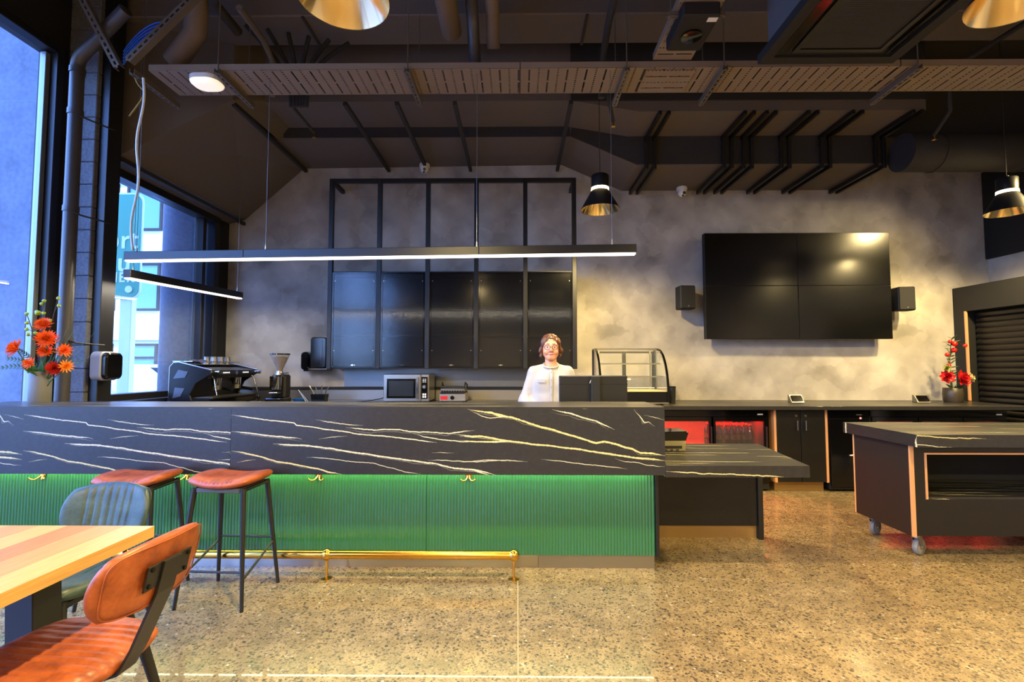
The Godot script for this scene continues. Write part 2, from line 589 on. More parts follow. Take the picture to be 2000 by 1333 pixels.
# near-black stone with gold veins; points as read off the counter front, in its own millimetre-like units
func stone_materials():
	var rng := RandomNumberGenerator.new()
	rng.seed = 5
	var w := 2048; var h := 324
	var base := nbytes(512, 0.03, 31, 4)
	var im := Image.create(w, h, false, Image.FORMAT_RGB8)
	for y in h:
		for x in w:
			var v := 0.15 + (base[(y % 512) * 512 + (x % 512)] - 127.5) / 255.0 * 0.035
			im.set_pixel(x, y, Color(v * 0.98, v, v * 1.06))
	var gold := Color(0.78, 0.74, 0.50)
	var pale := Color(0.76, 0.75, 0.62)
	var z2 = func(l: Array) -> Array:
		var o = []
		for i in range(0, l.size(), 2):
			o.append(Vector2((400 + l[i] * 0.33 - 452) * 2.4237, (l[i + 1] * 0.33 + 760 - 796) * 2.4237))
		return o
	var z3 = func(l: Array) -> Array:
		var o = []
		for i in range(0, l.size(), 2):
			o.append(Vector2((900 + l[i] * 0.33 - 452) * 2.4237, (l[i + 1] * 0.33 + 760 - 796) * 2.4237))
		return o
	for v in [
		[z2.call([158, 148, 250, 165, 340, 178, 430, 188, 530, 200, 545, 215, 640, 225, 720, 240, 830, 248, 910, 265, 1040, 275, 1200, 290, 1380, 315]), 5.0, pale],
		[z2.call([660, 178, 760, 198, 830, 205, 940, 210]), 3.5, pale],
		[z2.call([840, 225, 930, 235, 1010, 243, 1090, 238, 1160, 240, 1240, 252, 1380, 258, 1450, 262, 1540, 245, 1600, 243]), 5.0, pale],
		[z2.call([1480, 265, 1560, 275, 1650, 278, 1740, 292, 1818, 304]), 5.0, pale],
		[z3.call([0, 277, 120, 275, 190, 285, 240, 297, 340, 310, 440, 325, 520, 330, 600, 343, 700, 352, 760, 367, 840, 380, 930, 393, 1010, 405, 1100, 413, 1208, 427]), 8.0, gold],
		[z2.call([1240, 260, 1300, 280, 1400, 295, 1520, 308, 1640, 315, 1760, 312, 1818, 310]), 4.5, pale],
		[z3.call([0, 303, 100, 313, 240, 312, 340, 312]), 6.0, gold],
		[z2.call([410, 325, 500, 330, 620, 337, 740, 350, 830, 365, 950, 385, 1040, 400, 1150, 415, 1260, 435, 1380, 450, 1480, 475, 1600, 485, 1700, 514]), 7.0, pale],
		[z2.call([165, 370, 240, 382, 340, 405, 430, 432, 520, 445, 600, 462, 680, 475, 740, 495, 820, 508]), 6.0, gold],
		[z2.call([160, 250, 270, 262, 360, 272, 440, 280, 560, 292, 580, 300]), 6.0, pale],
		[z2.call([610, 410, 700, 415, 850, 432, 1000, 445, 1090, 465, 1180, 492, 1290, 508]), 2.6, pale],
		[z2.call([1330, 425, 1460, 430, 1570, 437, 1680, 425, 1818, 432]), 3.2, pale],
		[z3.call([0, 435, 100, 437, 190, 430, 280, 427, 400, 437]), 3.2, pale],
		[z2.call([1560, 110, 1620, 122, 1700, 135, 1760, 145, 1818, 160]), 6.0, gold],
		[z3.call([110, 122, 180, 130, 230, 150, 310, 162, 380, 185, 450, 210, 540, 235, 610, 258, 700, 285, 800, 318, 850, 307, 910, 320, 970, 342, 1010, 350, 1060, 375, 1130, 378, 1208, 393]), 8.5, gold],
		[z3.call([60, 118, 130, 150, 180, 165, 240, 158, 310, 162]), 3.5, pale],
		[z3.call([545, 112, 600, 127, 660, 140, 720, 165, 800, 185, 860, 215, 910, 238]), 6.5, pale],
		[z3.call([1025, 110, 1060, 150, 1085, 190, 1110, 185, 1145, 215]), 4.5, pale],
		[z3.call([1085, 148, 1150, 165, 1208, 178]), 3.0, pale],
		[z3.call([480, 418, 600, 430, 700, 445, 800, 455, 920, 470, 980, 480]), 3.2, pale],
		[z3.call([910, 410, 960, 430, 1040, 440, 1110, 455, 1208, 463]), 2.8, pale],
		[z3.call([0, 478, 80, 483, 150, 500, 220, 515]), 5.5, pale],
		[z2.call([680, 297, 760, 285, 850, 278]), 2.4, pale], [z2.call([200, 442, 250, 430, 310, 420]), 3.5, gold],
		[z2.call([700, 190, 780, 182]), 2.0, pale], [z2.call([1350, 380, 1480, 382]), 2.4, pale]]:
		stroke(im, v[0], v[1] * 0.95, v[2], rng)
		# a faint thread that follows the main vein
		var thread = []
		for p in v[0]:
			thread.append(p + Vector2(rng.randf_range(-18, 18), rng.randf_range(4, 11)))
		if v[1] > 4.0 and rng.randf() < 0.6:
			stroke(im, thread, 1.6, Color(v[2].r, v[2].g, v[2].b, 0.4), rng)
	for k in 220:
		var p := Vector2(rng.randf() * w, rng.randf() * h)
		stroke(im, [p, p + Vector2(rng.randf_range(3, 26), rng.randf_range(-2, 5))], rng.randf_range(0.8, 1.8), Color(0.6, 0.58, 0.5, 0.4), rng)
	im.generate_mipmaps()
	var m := mat("stone_front", Color(1, 1, 1), 0.3)
	m.albedo_texture = ImageTexture.create_from_image(im)
	# a wider sheet of the same stone for the worktops
	var top := Image.create(1024, 512, false, Image.FORMAT_RGB8)
	for y in 512:
		for x in 1024:
			var v := 0.145 + (base[y * 512 + (x % 512)] - 127.5) / 255.0 * 0.04
			top.set_pixel(x, y, Color(v * 1.02, v, v * 0.98))
	for k in 13:
		var y0 := k * 40.0 + rng.randf_range(-10, 10)
		var x0 := rng.randf_range(-200, 700)
		var pts = []
		var len_ := rng.randf_range(250, 800)
		for s in 12:
			pts.append(Vector2(x0 + len_ * s / 11.0, y0 + s * 2.0 + rng.randf_range(-1.5, 1.5)))
		stroke(top, pts, rng.randf_range(2.2, 4.4), [gold, pale][k % 2], rng, true)
	for k in 90:
		var p := Vector2(rng.randf() * 1024, rng.randf() * 512)
		stroke(top, [p, p + Vector2(rng.randf_range(5, 60), rng.randf_range(-2, 6))], rng.randf_range(0.8, 1.6), Color(0.6, 0.58, 0.5, 0.45), rng, true)
	top.generate_mipmaps()
	var mt := mat("stone_top", Color(1, 1, 1), 0.34)
	mt.albedo_texture = ImageTexture.create_from_image(top)

func wood_materials():
	var size := 512
	var a := noise(0.01, 41, 3)
	var fine := noise(0.05, 42, 2)
	var sets = {"wood_a": [Color(0.66, 0.47, 0.26), Color(0.75, 0.57, 0.34)], "wood_b": [Color(0.60, 0.41, 0.22), Color(0.69, 0.50, 0.29)], "wood_c": [Color(0.72, 0.54, 0.29), Color(0.81, 0.65, 0.39)]}
	var num := 0
	for key in sets:
		var d := PackedByteArray()
		d.resize(size * size * 3)
		for y in size:
			for x in size:
				var r := a.get_noise_3d(x * 0.25, y * 4.0, num * 300.0) * 0.5 + 0.5
				var ring := absf(fposmod(r * 9.0, 1.0) - 0.5) * 2.0
				var fi := fine.get_noise_3d(x * 0.3, y * 12.0, num * 90.0) * 0.5 + 0.5
				var c: Color = sets[key][0].lerp(sets[key][1], clampf(ring * 0.65 + fi * 0.45, 0, 1))
				var o := (y * size + x) * 3
				d[o] = c.r8; d[o + 1] = c.g8; d[o + 2] = c.b8
		var m := mat(key, Color(1, 1, 1), 0.38)
		m.albedo_texture = rgb_tex(size, size, d)
		num += 1

const WL := -3.74      # inner face of the left wall
const WB := -6.2       # inner face of the back wall
const WR := 6.0
const CEIL := 4.75

func build_room():
	var m := M.new()
	m.span(Vector3(WL - 0.2, -0.2, WB - 0.2), Vector3(WR + 0.2, 0, 5.2))
	var fl := struct("floor", m, mats.floor, "polished concrete floor with dark stone chips")
	m = M.new()
	m.span(Vector3(0.0, -0.0005, -3.2), Vector3(0.007, 0.001, 5.0))
	put(fl, "joint_filler", m, mat("joint", Color(0.62, 0.57, 0.45), 0.5))
	m = M.new()
	m.span(Vector3(WL - 0.2, CEIL, WB - 0.2), Vector3(WR + 0.2, CEIL + 0.2, 5.2))
	var ce := struct("ceiling", m, mats.dark_paint_2, "dark painted ceiling slab")
	for z in [-4.33, -1.2, 2.0]:
		m = M.new()
		m.span(Vector3(WL, 4.45, z - 0.2), Vector3(WR, CEIL, z + 0.2), 0.01)
		put(ce, "beam", m, mats.dark_paint)
	for x in [-1.9, 0.62, 3.1]:
		m = M.new()
		m.span(Vector3(x - 0.012, 4.435, -4.53), Vector3(x + 0.012, 4.45, -4.13))
		put(ce, "cover_strip", m, mats.dark_paint_2)
	m = M.new()
	m.span(Vector3(WL - 0.2, CEIL + 0.2, WB - 0.2), Vector3(WR + 0.2, 13.0, 5.2))
	struct("wall_upper_storeys", m, mats.block, "upper storeys of the building above the ceiling")
	m = M.new()
	m.span(Vector3(WL - 0.2, 0, WB - 0.2), Vector3(WR + 0.2, CEIL, WB))
	struct("wall_back", m, mats.plaster, "mottled grey cement plaster wall behind the bar")
	# left wall with two openings
	m = M.new()
	var o := WL - 0.2
	m.span(Vector3(o, 3.95, -3.84), Vector3(WL, CEIL, 3.6))
	m.span(Vector3(o, 0, 3.6), Vector3(WL, CEIL, 5.2))
	m.span(Vector3(o, 0, -3.84), Vector3(WL, 0.08, 3.6))
	m.span(Vector3(o, 0, -4.1), Vector3(WL, CEIL, -3.84))
	m.span(Vector3(o, 0, -5.98), Vector3(WL, 1.0, -4.1))
	m.span(Vector3(o, 3.22, -5.98), Vector3(WL, CEIL, -4.1))
	m.span(Vector3(o, 0, WB), Vector3(WL, CEIL, -5.98))
	struct("wall_left", m, mats.black_matt, "black window wall on the left")
	m = M.new()
	m.span(Vector3(WR, 0, WB), Vector3(WR + 0.2, CEIL, 5.2))
	struct("wall_right", m, mats.plaster, "plastered side wall above the shutter")
	m = M.new()
	m.span(Vector3(WL - 0.2, 0, 5.0), Vector3(WR + 0.2, CEIL, 5.2))
	struct("wall_front", m, mats.plaster, "wall behind the viewer")
	# block pilaster: a core with recessed joints, each block a piece
	m = M.new()
	m.span(Vector3(WL, 0, -4.06), Vector3(-3.505, CEIL, -3.915))
	var pil := struct("wall_pilaster", m, mats.black_matt, "grey painted concrete block pilaster by the window")
	var bm = M.new().box(Vector3.ZERO, Vector3(0.255, 0.187, 0.155), 0.006).mesh()
	for k in 25:
		put(pil, "block", bm, mats.block, Transform3D(Basis.IDENTITY, Vector3(-3.6225, 0.0955 + k * 0.19, -3.9775)))
	m = M.new()
	m.span(Vector3(WL + 0.02, 0, -4.08), Vector3(-3.42, CEIL, -3.94), 0.004)
	struct("wall_column", m, mats.black_steel, "black steel column beside the block pilaster")
	# stepped soffit over the back bar
	m = M.new()
	m.extrude([Vector2(-2.66, 4.07), Vector2(0.55, 4.07), Vector2(1.25, 3.95), Vector2(4.15, 3.95), Vector2(4.15, CEIL), Vector2(-2.66, CEIL)], 0.57, Transform3D(Basis.IDENTITY, Vector3(0, 0, -5.42)))
	var so := struct("ceiling_soffit", m, mats.dark_paint, "dark stepped plaster soffit above the back bar")
	m = M.new()
	m.extrude([Vector2(-2.9, 3.93), Vector2(0.58, 3.965), Vector2(1.35, 3.62), Vector2(4.15, 3.62), Vector2(4.15, CEIL), Vector2(-2.9, CEIL)], 0.8, Transform3D(Basis.IDENTITY, Vector3(0, 0, -6.2)))
	put(so, "lower_step", m, mats.dark_paint)
	m = M.new()
	var a := Vector3(-3.52, 3.22, -4.18)
	var b := Vector3(-2.72, 3.90, -4.50)
	var c := Vector3(-2.78, 3.93, WB)
	var d := Vector3(-3.54, 3.25, WB)
	var mid := Vector3(-3.10, 3.69, -5.25)
	m.tri(a, mid, b); m.tri(b, mid, c); m.tri(c, mid, d); m.tri(d, mid, a)
	m.quad(Vector3(WL, 3.2, -4.18), Vector3(WL, 3.2, WB), d, a)
	m.quad(a, b, Vector3(b.x, CEIL, b.z), Vector3(a.x, CEIL, a.z))
	m.quad(Vector3(WL, 3.2, -4.18), a, Vector3(a.x, CEIL, a.z), Vector3(WL, CEIL, -4.18))
	m.quad(b, Vector3(-2.6, 4.08, -4.85), Vector3(-2.6, CEIL, -4.85), Vector3(b.x, CEIL, b.z))
	m.quad(b, Vector3(b.x, 3.93, -5.42), Vector3(-2.6, 4.08, -5.42), Vector3(-2.6, 4.08, -4.85))
	put(so, "sloped_panel", m, mats.dark_paint)
	# front fascia of the right part, darker paint
	m = M.new()
	m.span(Vector3(0.55, 4.06, -4.85), Vector3(4.15, CEIL, -4.83))
	put(so, "fascia", m, mats.fascia)
	m = M.new()
	m.extrude([Vector2(0.60, 3.96), Vector2(1.35, 3.63), Vector2(4.15, 3.63), Vector2(4.15, 3.95), Vector2(1.25, 3.95), Vector2(0.62, 4.06)], 0.012, Transform3D(Basis.IDENTITY, Vector3(0, 0, -5.402)))
	put(so, "fascia", m, mats.fascia)
	m = M.new()
	m.span(Vector3(-2.66, 3.955, -5.402), Vector3(0.6, 4.07, -5.39))
	put(so, "fascia", m, mats.fascia)
	m = M.new()
	m.span(Vector3(4.15, 3.95, WB), Vector3(WR, CEIL, -5.45))
	put(so, "end_box", m, mats.dark_paint_2)
	# shutter housing along the right wall
	m = M.new()
	var hx := 5.53
	m.span(Vector3(hx, 2.03, -6.2), Vector3(WR, 2.335, -3.2))
	m.span(Vector3(hx, 0, -6.2), Vector3(WR, 2.03, -6.05))
	m.span(Vector3(hx, 0, -3.35), Vector3(WR, 2.03, -3.2))
	m.span(Vector3(hx + 0.2, 0, -6.05), Vector3(WR, 2.03, -3.35))
	var sh := struct("wall_shutter_housing", m, mats.black_matt, "black surround of the roller shutter")
	var slat := M.new()
	var prof = []
	for k in 7:
		var t := float(k) / 6
		prof.append(Vector2(0.014 * sin(PI * t), t * 0.066))
	var rows = []
	for p in prof:
		rows.append([Vector3(-p.x, p.y, -6.02), Vector3(-p.x, p.y, -3.37)])
	slat.skin(rows, false, false)
	var sm := slat.mesh()
	for k in 28:
		put(sh, "slat", sm, mats.cabinet_black, Transform3D(Basis.IDENTITY, Vector3(hx + 0.12, 0.07 + k * 0.07, 0)))
	m = M.new()
	m.span(Vector3(hx - 0.006, 0.93, -6.05), Vector3(hx + 0.02, 2.03, -6.025), 0.003)
	put(sh, "jamb_trim", m, mats.ply_edge)
	m = M.new()
	m.span(Vector3(5.96, 2.71, -6.19), Vector3(WR - 0.004, 3.83, -3.5))
	tag(put(self, "wall_blackboard", m, mats.black_matt), "large black panel high on the side wall at right", "board")
	m = M.new()
	m.cyl(Vector3(4.16, 3.66, -5.2), Vector3(5.94, 3.66, -5.2), 0.2, 0.2, 28)
	for x in [4.5, 5.4]:
		m.cyl(Vector3(x, 3.66, -5.2), Vector3(x + 0.03, 3.66, -5.2), 0.208, 0.208, 28)
	tag(put(self, "round_duct", m, mats.fascia), "thick round dark duct under the ceiling at right", "duct")

func build_windows():
	# window 1, the tall glazing on the left, and window 2 behind the coffee machine
	for w in [["window_1", 0.08, 3.95, -3.84, 3.6, [-1.4, 1.1], 0.06], ["window_2", 1.0, 3.22, -5.98, -4.1, [-5.72], 0.09]]:
		var o := Node3D.new()
		o.name = w[0]
		add_child(o)
		o.set_meta("kind", "structure")
		var y0: float = w[1]; var y1: float = w[2]; var z0: float = w[3]; var z1: float = w[4]; var t: float = w[6]
		var fx := WL - 0.13
		for e in [[y0, y0 + t, z0, z1], [y1 - t, y1, z0, z1], [y0 + t, y1 - t, z0, z0 + t], [y0 + t, y1 - t, z1 - t, z1]]:
			put(o, "frame", M.new().span(Vector3(fx, e[0], e[2]), Vector3(WL + 0.02, e[1], e[3]), 0.004), mats.black_steel)
		for z in w[5]:
			put(o, "mullion", M.new().span(Vector3(fx + 0.02, y0 + t, z - 0.03), Vector3(WL, y1 - t, z + 0.03), 0.004), mats.black_steel)
		var zs = [z0 + t] + w[5] + [z1 - t]
		for k in zs.size() - 1:
			put(o, "pane", M.new().span(Vector3(WL - 0.075, y0 + t, zs[k]), Vector3(WL - 0.069, y1 - t, zs[k + 1])), pane_mat("window_glass", Color(0.75, 0.85, 0.9), 0.06))
	# steel flashing edge of the first window, catches the daylight
	var m := M.new()
	m.span(Vector3(WL - 0.09, 0.1, -3.78), Vector3(WL - 0.04, 3.88, -3.74), 0.003)
	var tr := put(self, "trim_1", m, mat("alu", Color(0.55, 0.58, 0.6), 0.4, 0.6))
	tr.set_meta("kind", "structure")
	m = M.new()
	m.span(Vector3(WL, 1.0, -5.98), Vector3(-3.6, 1.03, -4.1), 0.004)
	var sill := put(self, "trim_2", m, mats.black_steel)
	sill.set_meta("kind", "structure")

func build_outside():
	var m := M.new()
	m.span(Vector3(-40, -0.25, -40), Vector3(WL - 0.2, -0.05, 12))
	struct("street_ground", m, mats.pavement, "pale grey street and pavement outside")
	m = M.new()
	m.span(Vector3(-8.5, -0.05, -4.9), Vector3(-4.25, 3.98, -4.62), 0.01)
	m.span(Vector3(-8.5, 3.98, -4.9), Vector3(-4.25, 5.2, -4.75), 0.01)
	tag(put(self, "wing_wall", m, mats.render_wall), "rendered grey wall outside the tall left window", "wall")
	m = M.new()
	m.cyl(Vector3(-4.36, -0.05, -6.45), Vector3(-4.36, 5.2, -6.45), 0.35, 0.35, 40)
	tag(put(self, "round_column", m, mats.render_wall), "round rendered column outside the window behind the coffee machine", "column")
	# road sign
	var s := thing("road_sign", "green road sign with white lettering outside the window", "sign", Vector3(-7.15, -0.05, -8.0))
	var bl = M.new().extrude(rr(1.75, 1.80, 0.16, 6, Vector2(0, 3.42)), 0.02)
	put(s, "border", bl, mats.white_paint)
	put(s, "board", M.new().extrude(rr(1.69, 1.74, 0.14, 6, Vector2(0, 3.42)), 0.012, Transform3D(Basis.IDENTITY, Vector3(0, 0, 0.014))), mat("sign_green", Color(0.0, 0.55, 0.38), 0.4))
	for t in [["ort", 0.56, 3.50, 0.38], ["u", 0.59, 3.12, 0.40], ["HER", 0.56, 2.88, 0.23]]:
		var tm := TextMesh.new()
		tm.text = t[0]
		var sf := SystemFont.new()
		sf.font_names = PackedStringArray(["Droid Sans"])
		sf.font_weight = 700
		tm.font = sf
		tm.font_size = 64
		tm.pixel_size = t[3] / 64.0
		tm.depth = 0.006
		var o := MeshInstance3D.new()
		o.name = numbered(s, "lettering")
		o.mesh = tm
		o.material_override = mats.white_paint
		s.add_child(o, true)
		o.position = Vector3(t[1], t[2], 0.03)
	var bolt = M.new().cyl(Vector3(0.69, 2.68, 0.02), Vector3(0.69, 2.68, 0.04), 0.06, 0.06, 16)
	put(s, "roundel", bolt, mats.white_paint)
	for x in [-0.62, 0.62]:
		put(s, "post", M.new().span(Vector3(x - 0.1, 0, -0.12), Vector3(x + 0.1, 3.9, -0.001), 0.01), mats.white_paint)
	# white office block across the street
	var b := thing("street_building", "white office block with blue windows across the street", "building", Vector3(-15, -0.05, -16))
	put(b, "body", M.new().span(Vector3(-9, 0, -4), Vector3(7.5, 11, 0)), mats.white_paint)
	var gl := mat("far_glass", Color(0.30, 0.50, 0.58), 0.12)
	for fl in 4:
		var y := 0.5 + fl * 2.7
		put(b, "floor_band", M.new().span(Vector3(-9.05, y + 1.75, 0), Vector3(7.55, y + 2.3, 0.16), 0.02), mat("band_white", Color(0.8, 0.81, 0.8), 0.7))
		for k in 11:
			var x := -8.6 + k * 1.5
			var wi := put(b, "window", M.new().ring_rect(1.2, 1.6, 0.07, 0.08, Transform3D(Basis.IDENTITY, Vector3(x + 0.6, y + 0.85, 0))), mats.fascia)
			put(wi, "pane", M.new().span(Vector3(x + 0.07, y + 0.12, 0.01), Vector3(x + 1.13, y + 1.58, 0.03)), gl)
			if fl == 0:
				put(wi, "transom", M.new().span(Vector3(x + 0.05, y + 1.15, 0.02), Vector3(x + 1.15, y + 1.22, 0.07)), mats.fascia)
	car("parked_car", "white parked car outside, further left in the window", Vector3(-9.3, -0.05, -10.6), 0.0)
	car("parked_car", "white parked car outside, right of the sign post", Vector3(-9.6, -0.05, -13.4), 4.0)

func car(called, label, at, turn):
	var t := thing(called, label, "car", at, turn, "white cars parked on the street")
	var side = [Vector2(-2.1, 0.35), Vector2(2.1, 0.35), Vector2(2.15, 0.6), Vector2(2.0, 0.85), Vector2(1.2, 0.98), Vector2(0.6, 1.42), Vector2(-0.9, 1.46), Vector2(-1.6, 1.05), Vector2(-2.1, 0.98), Vector2(-2.18, 0.6)]
	put(t, "body", M.new().extrude(side, 1.7, Transform3D(Basis.IDENTITY, Vector3(0, 0, -0.85)), 0.08), mat("car_white", Color(0.88, 0.9, 0.92), 0.25))
	for z in [-0.87, 0.85]:
		put(t, "side_window", M.new().extrude([Vector2(-1.35, 1.03), Vector2(1.0, 1.01), Vector2(0.52, 1.36), Vector2(-0.85, 1.39)], 0.02, Transform3D(Basis.IDENTITY, Vector3(0, 0, z))), mat("car_glass", Color(0.12, 0.2, 0.25), 0.08))
		for x in [-1.3, 1.35]:
			var wh := put(t, "wheel", M.new().cyl(Vector3(x, 0.32, z - 0.04), Vector3(x, 0.32, z + 0.06), 0.32, 0.32, 20), mats.rubber_black)
			put(wh, "hub_cap", M.new().cyl(Vector3(x, 0.32, z - 0.05), Vector3(x, 0.32, z + 0.07), 0.2, 0.2, 16), mats.steel_satin)

# a thing whose parts are given in world coordinates
func wput(t: Node3D, called: String, m, material: Material) -> MeshInstance3D:
	return put(t, called, m, material, Transform3D(Basis.IDENTITY, -t.position))

# perforated cable tray along x: cross plates parted by slots, every other gap a ladder of slits
func tray_mesh(x0: float, x1: float, z0: float, z1: float, y: float, along_x := true) -> M:
	var m := M.new()
	var zc := (z0 + z1) * 0.5
	var w := z1 - z0
	var n := int((x1 - x0) / 0.075)
	var p := (x1 - x0) / n
	var bx = func(xa, xb, za, zb, h):
		if along_x:
			m.span(Vector3(xa, y, za), Vector3(xb, y + h, zb))
		else:
			m.span(Vector3(za, y, xa), Vector3(zb, y + h, xb))
	for i in n:
		var xa := x0 + i * p
		bx.call(xa, xa + p - 0.014, z0, z1, 0.003)
		if i % 2 == 0:
			for f in [[0.0, 0.06], [0.47, 0.53], [0.94, 1.0]]:
				bx.call(xa + p - 0.014, xa + p, z0 + w * f[0], z0 + w * f[1], 0.003)
		else:
			for k in 13:
				bx.call(xa + p - 0.014, xa + p, z0 + w * (k / 13.0), z0 + w * ((k + 0.5) / 13.0), 0.003)
	bx.call(x0, x1, z0, z0 + 0.003, 0.05)
	bx.call(x0, x1, z1 - 0.003, z1, 0.05)
	return m

# slotted channel bar
func slotted(p0: Vector3, p1: Vector3, w := 0.041, up := Vector3.UP) -> M:
	var m := M.new()
	var t := (p1 - p0).normalized()
	var x := up.cross(t).normalized()
	var y := t.cross(x)
	var l := p0.distance_to(p1)
	for s in [-1, 1]:
		m.bar(p0 + x * s * (w * 0.5 - 0.002), p1 + x * s * (w * 0.5 - 0.002), 0.004, w, 0.0, y)
		m.bar(p0 + x * s * w * 0.33 - y * w * 0.5, p1 + x * s * w * 0.33 - y * w * 0.5, w * 0.34, 0.004, 0.0, y)
	var k := int(l / 0.055)
	for i in k + 1:
		var c := p0 + t * (l * i / k)
		m.bar(c - t * 0.012 - y * w * 0.5, c + t * 0.012 - y * w * 0.5, w * 0.34, 0.004, 0.0, y)
	return m

func build_ceiling_works():
	var tray := thing("cable_tray", "long perforated cable tray hanging across the whole room", "cable tray", Vector3(0.5, 3.7, -3.9))
	for s in [[-2.93, 0.02], [0.03, 3.0], [3.01, 5.93]]:
		wput(tray, "tray_section", tray_mesh(s[0], s[1], -4.08, -3.72, 3.7), mats.tray)
	wput(tray, "joint_plate", tray_mesh(-4.06, -3.74, 1.02, 1.42, 3.69, false), mats.tray)
	for x in [-3.03, -2.36, -0.86, 0.86, 1.62, 3.12, 4.6]:
		wput(tray, "support_bracket", slotted(Vector3(x, 3.672, -3.68), Vector3(x, 3.672, -4.2)), mats.strut)
	for x in [-2.36, -0.86, 0.86, 1.62, 3.12, 4.6]:
		wput(tray, "hanging_rod", M.new().cyl(Vector3(x, 3.66, -3.7), Vector3(x, 4.75, -3.7), 0.005, 0.005, 6), mats.strut)
		wput(tray, "hanging_rod", M.new().cyl(Vector3(x, 3.64, -4.13), Vector3(x, 4.46, -4.13), 0.005, 0.005, 6), mats.strut)
	var cross := thing("cross_cable_tray", "short cable tray running from the ceiling middle to the long tray", "cable tray", Vector3(1.22, 3.76, -2.0))
	wput(cross, "tray_section", tray_mesh(-3.72, -0.3, 1.07, 1.37, 3.76, false), mats.tray)
	for z in [-3.2, -1.2]:
		wput(cross, "hanging_rod", M.new().cyl(Vector3(1.05, 3.74, z), Vector3(1.05, 4.75, z), 0.005, 0.005, 6), mats.strut)
		wput(cross, "hanging_rod", M.new().cyl(Vector3(1.39, 3.74, z), Vector3(1.39, 4.75, z), 0.005, 0.005, 6), mats.strut)
		wput(cross, "support_bracket", slotted(Vector3(1.03, 3.74, z), Vector3(1.41, 3.74, z), 0.03), mats.strut)
	var ap := thing("ceiling_speaker", "black square ceiling speaker under the short cable tray", "speaker", Vector3(1.22, 3.66, -3.3))
	put(ap, "housing", M.new().span(Vector3(-0.125, 0.0, -0.17), Vector3(0.125, 0.1, 0.2), 0.01), mats.black_matt)
	put(ap, "ring", M.new().lathe([Vector2(0.07, 0.0), Vector2(0.07, -0.012), Vector2(0.05, -0.016), Vector2(0.0, -0.02)], 28), mats.black_gloss)
	put(ap, "rating_plate", M.new().span(Vector3(0.05, -0.002, 0.14), Vector3(0.115, 0.001, 0.18)), mats.white_plastic)
	# diagonal slotted struts by the window and the bunch of blue cables
	var ds := [[Vector3(-3.36, 4.22, -3.56), Vector3(-3.03, 3.62, -3.56), "slotted steel strut slanting down from the upper left to the tray end"], [Vector3(-2.2, 4.45, -3.56), Vector3(-2.95, 3.67, -3.56), "slotted steel strut rising to the right from the tray end"]]
	for d in ds:
		var p0: Vector3 = d[0] + (d[0] - d[1]) * 0.3
		var o := put(self, "slotted_strut", slotted(p0, d[1], 0.05, Vector3(0, 0, -1)), mats.strut)
		tag(o, d[2], "strut", "slotted struts at the tray end")
	var rng := RandomNumberGenerator.new()
	rng.seed = 3
	for k in 5:
		var a := Vector3(-2.76, 3.93 + k * 0.026, -3.63)
		var o := put(self, "data_cable", M.new().tube(bez(a, a + Vector3(-0.12, 0.0, 0), Vector3(-3.0, 3.80 + k * 0.026, -3.63), Vector3(-3.06, 3.69 + k * 0.026, -3.63), 8), 0.006, 6), mat("cable_blue", Color(0.05, 0.35, 0.8), 0.4))
		tag(o, "blue data cable in the loose bundle above the tray end", "cable", "blue data cables at the tray end")
	var pts = []
	for k in 26:
		var t := k / 25.0
		pts.append(Vector3(lerpf(-2.97, -3.07, t) + 0.018 * sin(t * 13.0), lerpf(3.64, 2.275, t), -3.72 - 0.08 * t))
	tag(put(self, "white_cable", M.new().tube(pts, 0.009, 8), mats.white_paint), "white cable hanging from the tray end to the strip light", "cable")
	pts = bez(Vector3(-3.06, 3.66, -3.75), Vector3(-3.0, 3.5, -3.75), Vector3(-2.9, 3.62, -3.75), Vector3(-3.1, 3.35, -3.76), 12)
	tag(put(self, "yellow_cable", M.new().tube(pts, 0.006, 6), mat("cable_yellow", Color(0.6, 0.5, 0.2), 0.5)), "loose yellowish cable end by the tray end", "cable")
	# pipes
	var dp := thing("drain_pipe", "dark plastic drain pipe with elbow beside the left window", "pipe", Vector3(-3.5, 0, -3.72))
	pts = [Vector3(0, 0, 0), Vector3(0, 1.2, 0), Vector3(0, 3.0, 0), Vector3(0, 3.72, 0)]
	for k in 7:
		var a := PI / 2 * (k + 1) / 7 * 0.62
		pts.append(Vector3(0.14 * (1 - cos(a)) , 3.72 + 0.14 * sin(a), 0.02 * k / 7))
	pts.append(pts[-1] + Vector3(0.42, 0.26, 0.12))
	put(dp, "pipe", M.new().tube(pts, 0.047, 18), mats.pvc)
	for y in [0.6, 1.55, 2.58, 3.36, 3.7]:
		put(dp, "collar", M.new().cyl(Vector3(0, y - 0.022, 0), Vector3(0, y + 0.022, 0), 0.053, 0.053, 18), mats.pvc)
	for y in [1.55, 2.55, 3.33]:
		put(dp, "strap", M.new().tube([Vector3(0.04, y, 0.02), Vector3(0.09, y - 0.02, 0), Vector3(0.17, y - 0.03, -0.17)], 0.007, 6), mats.black_steel)
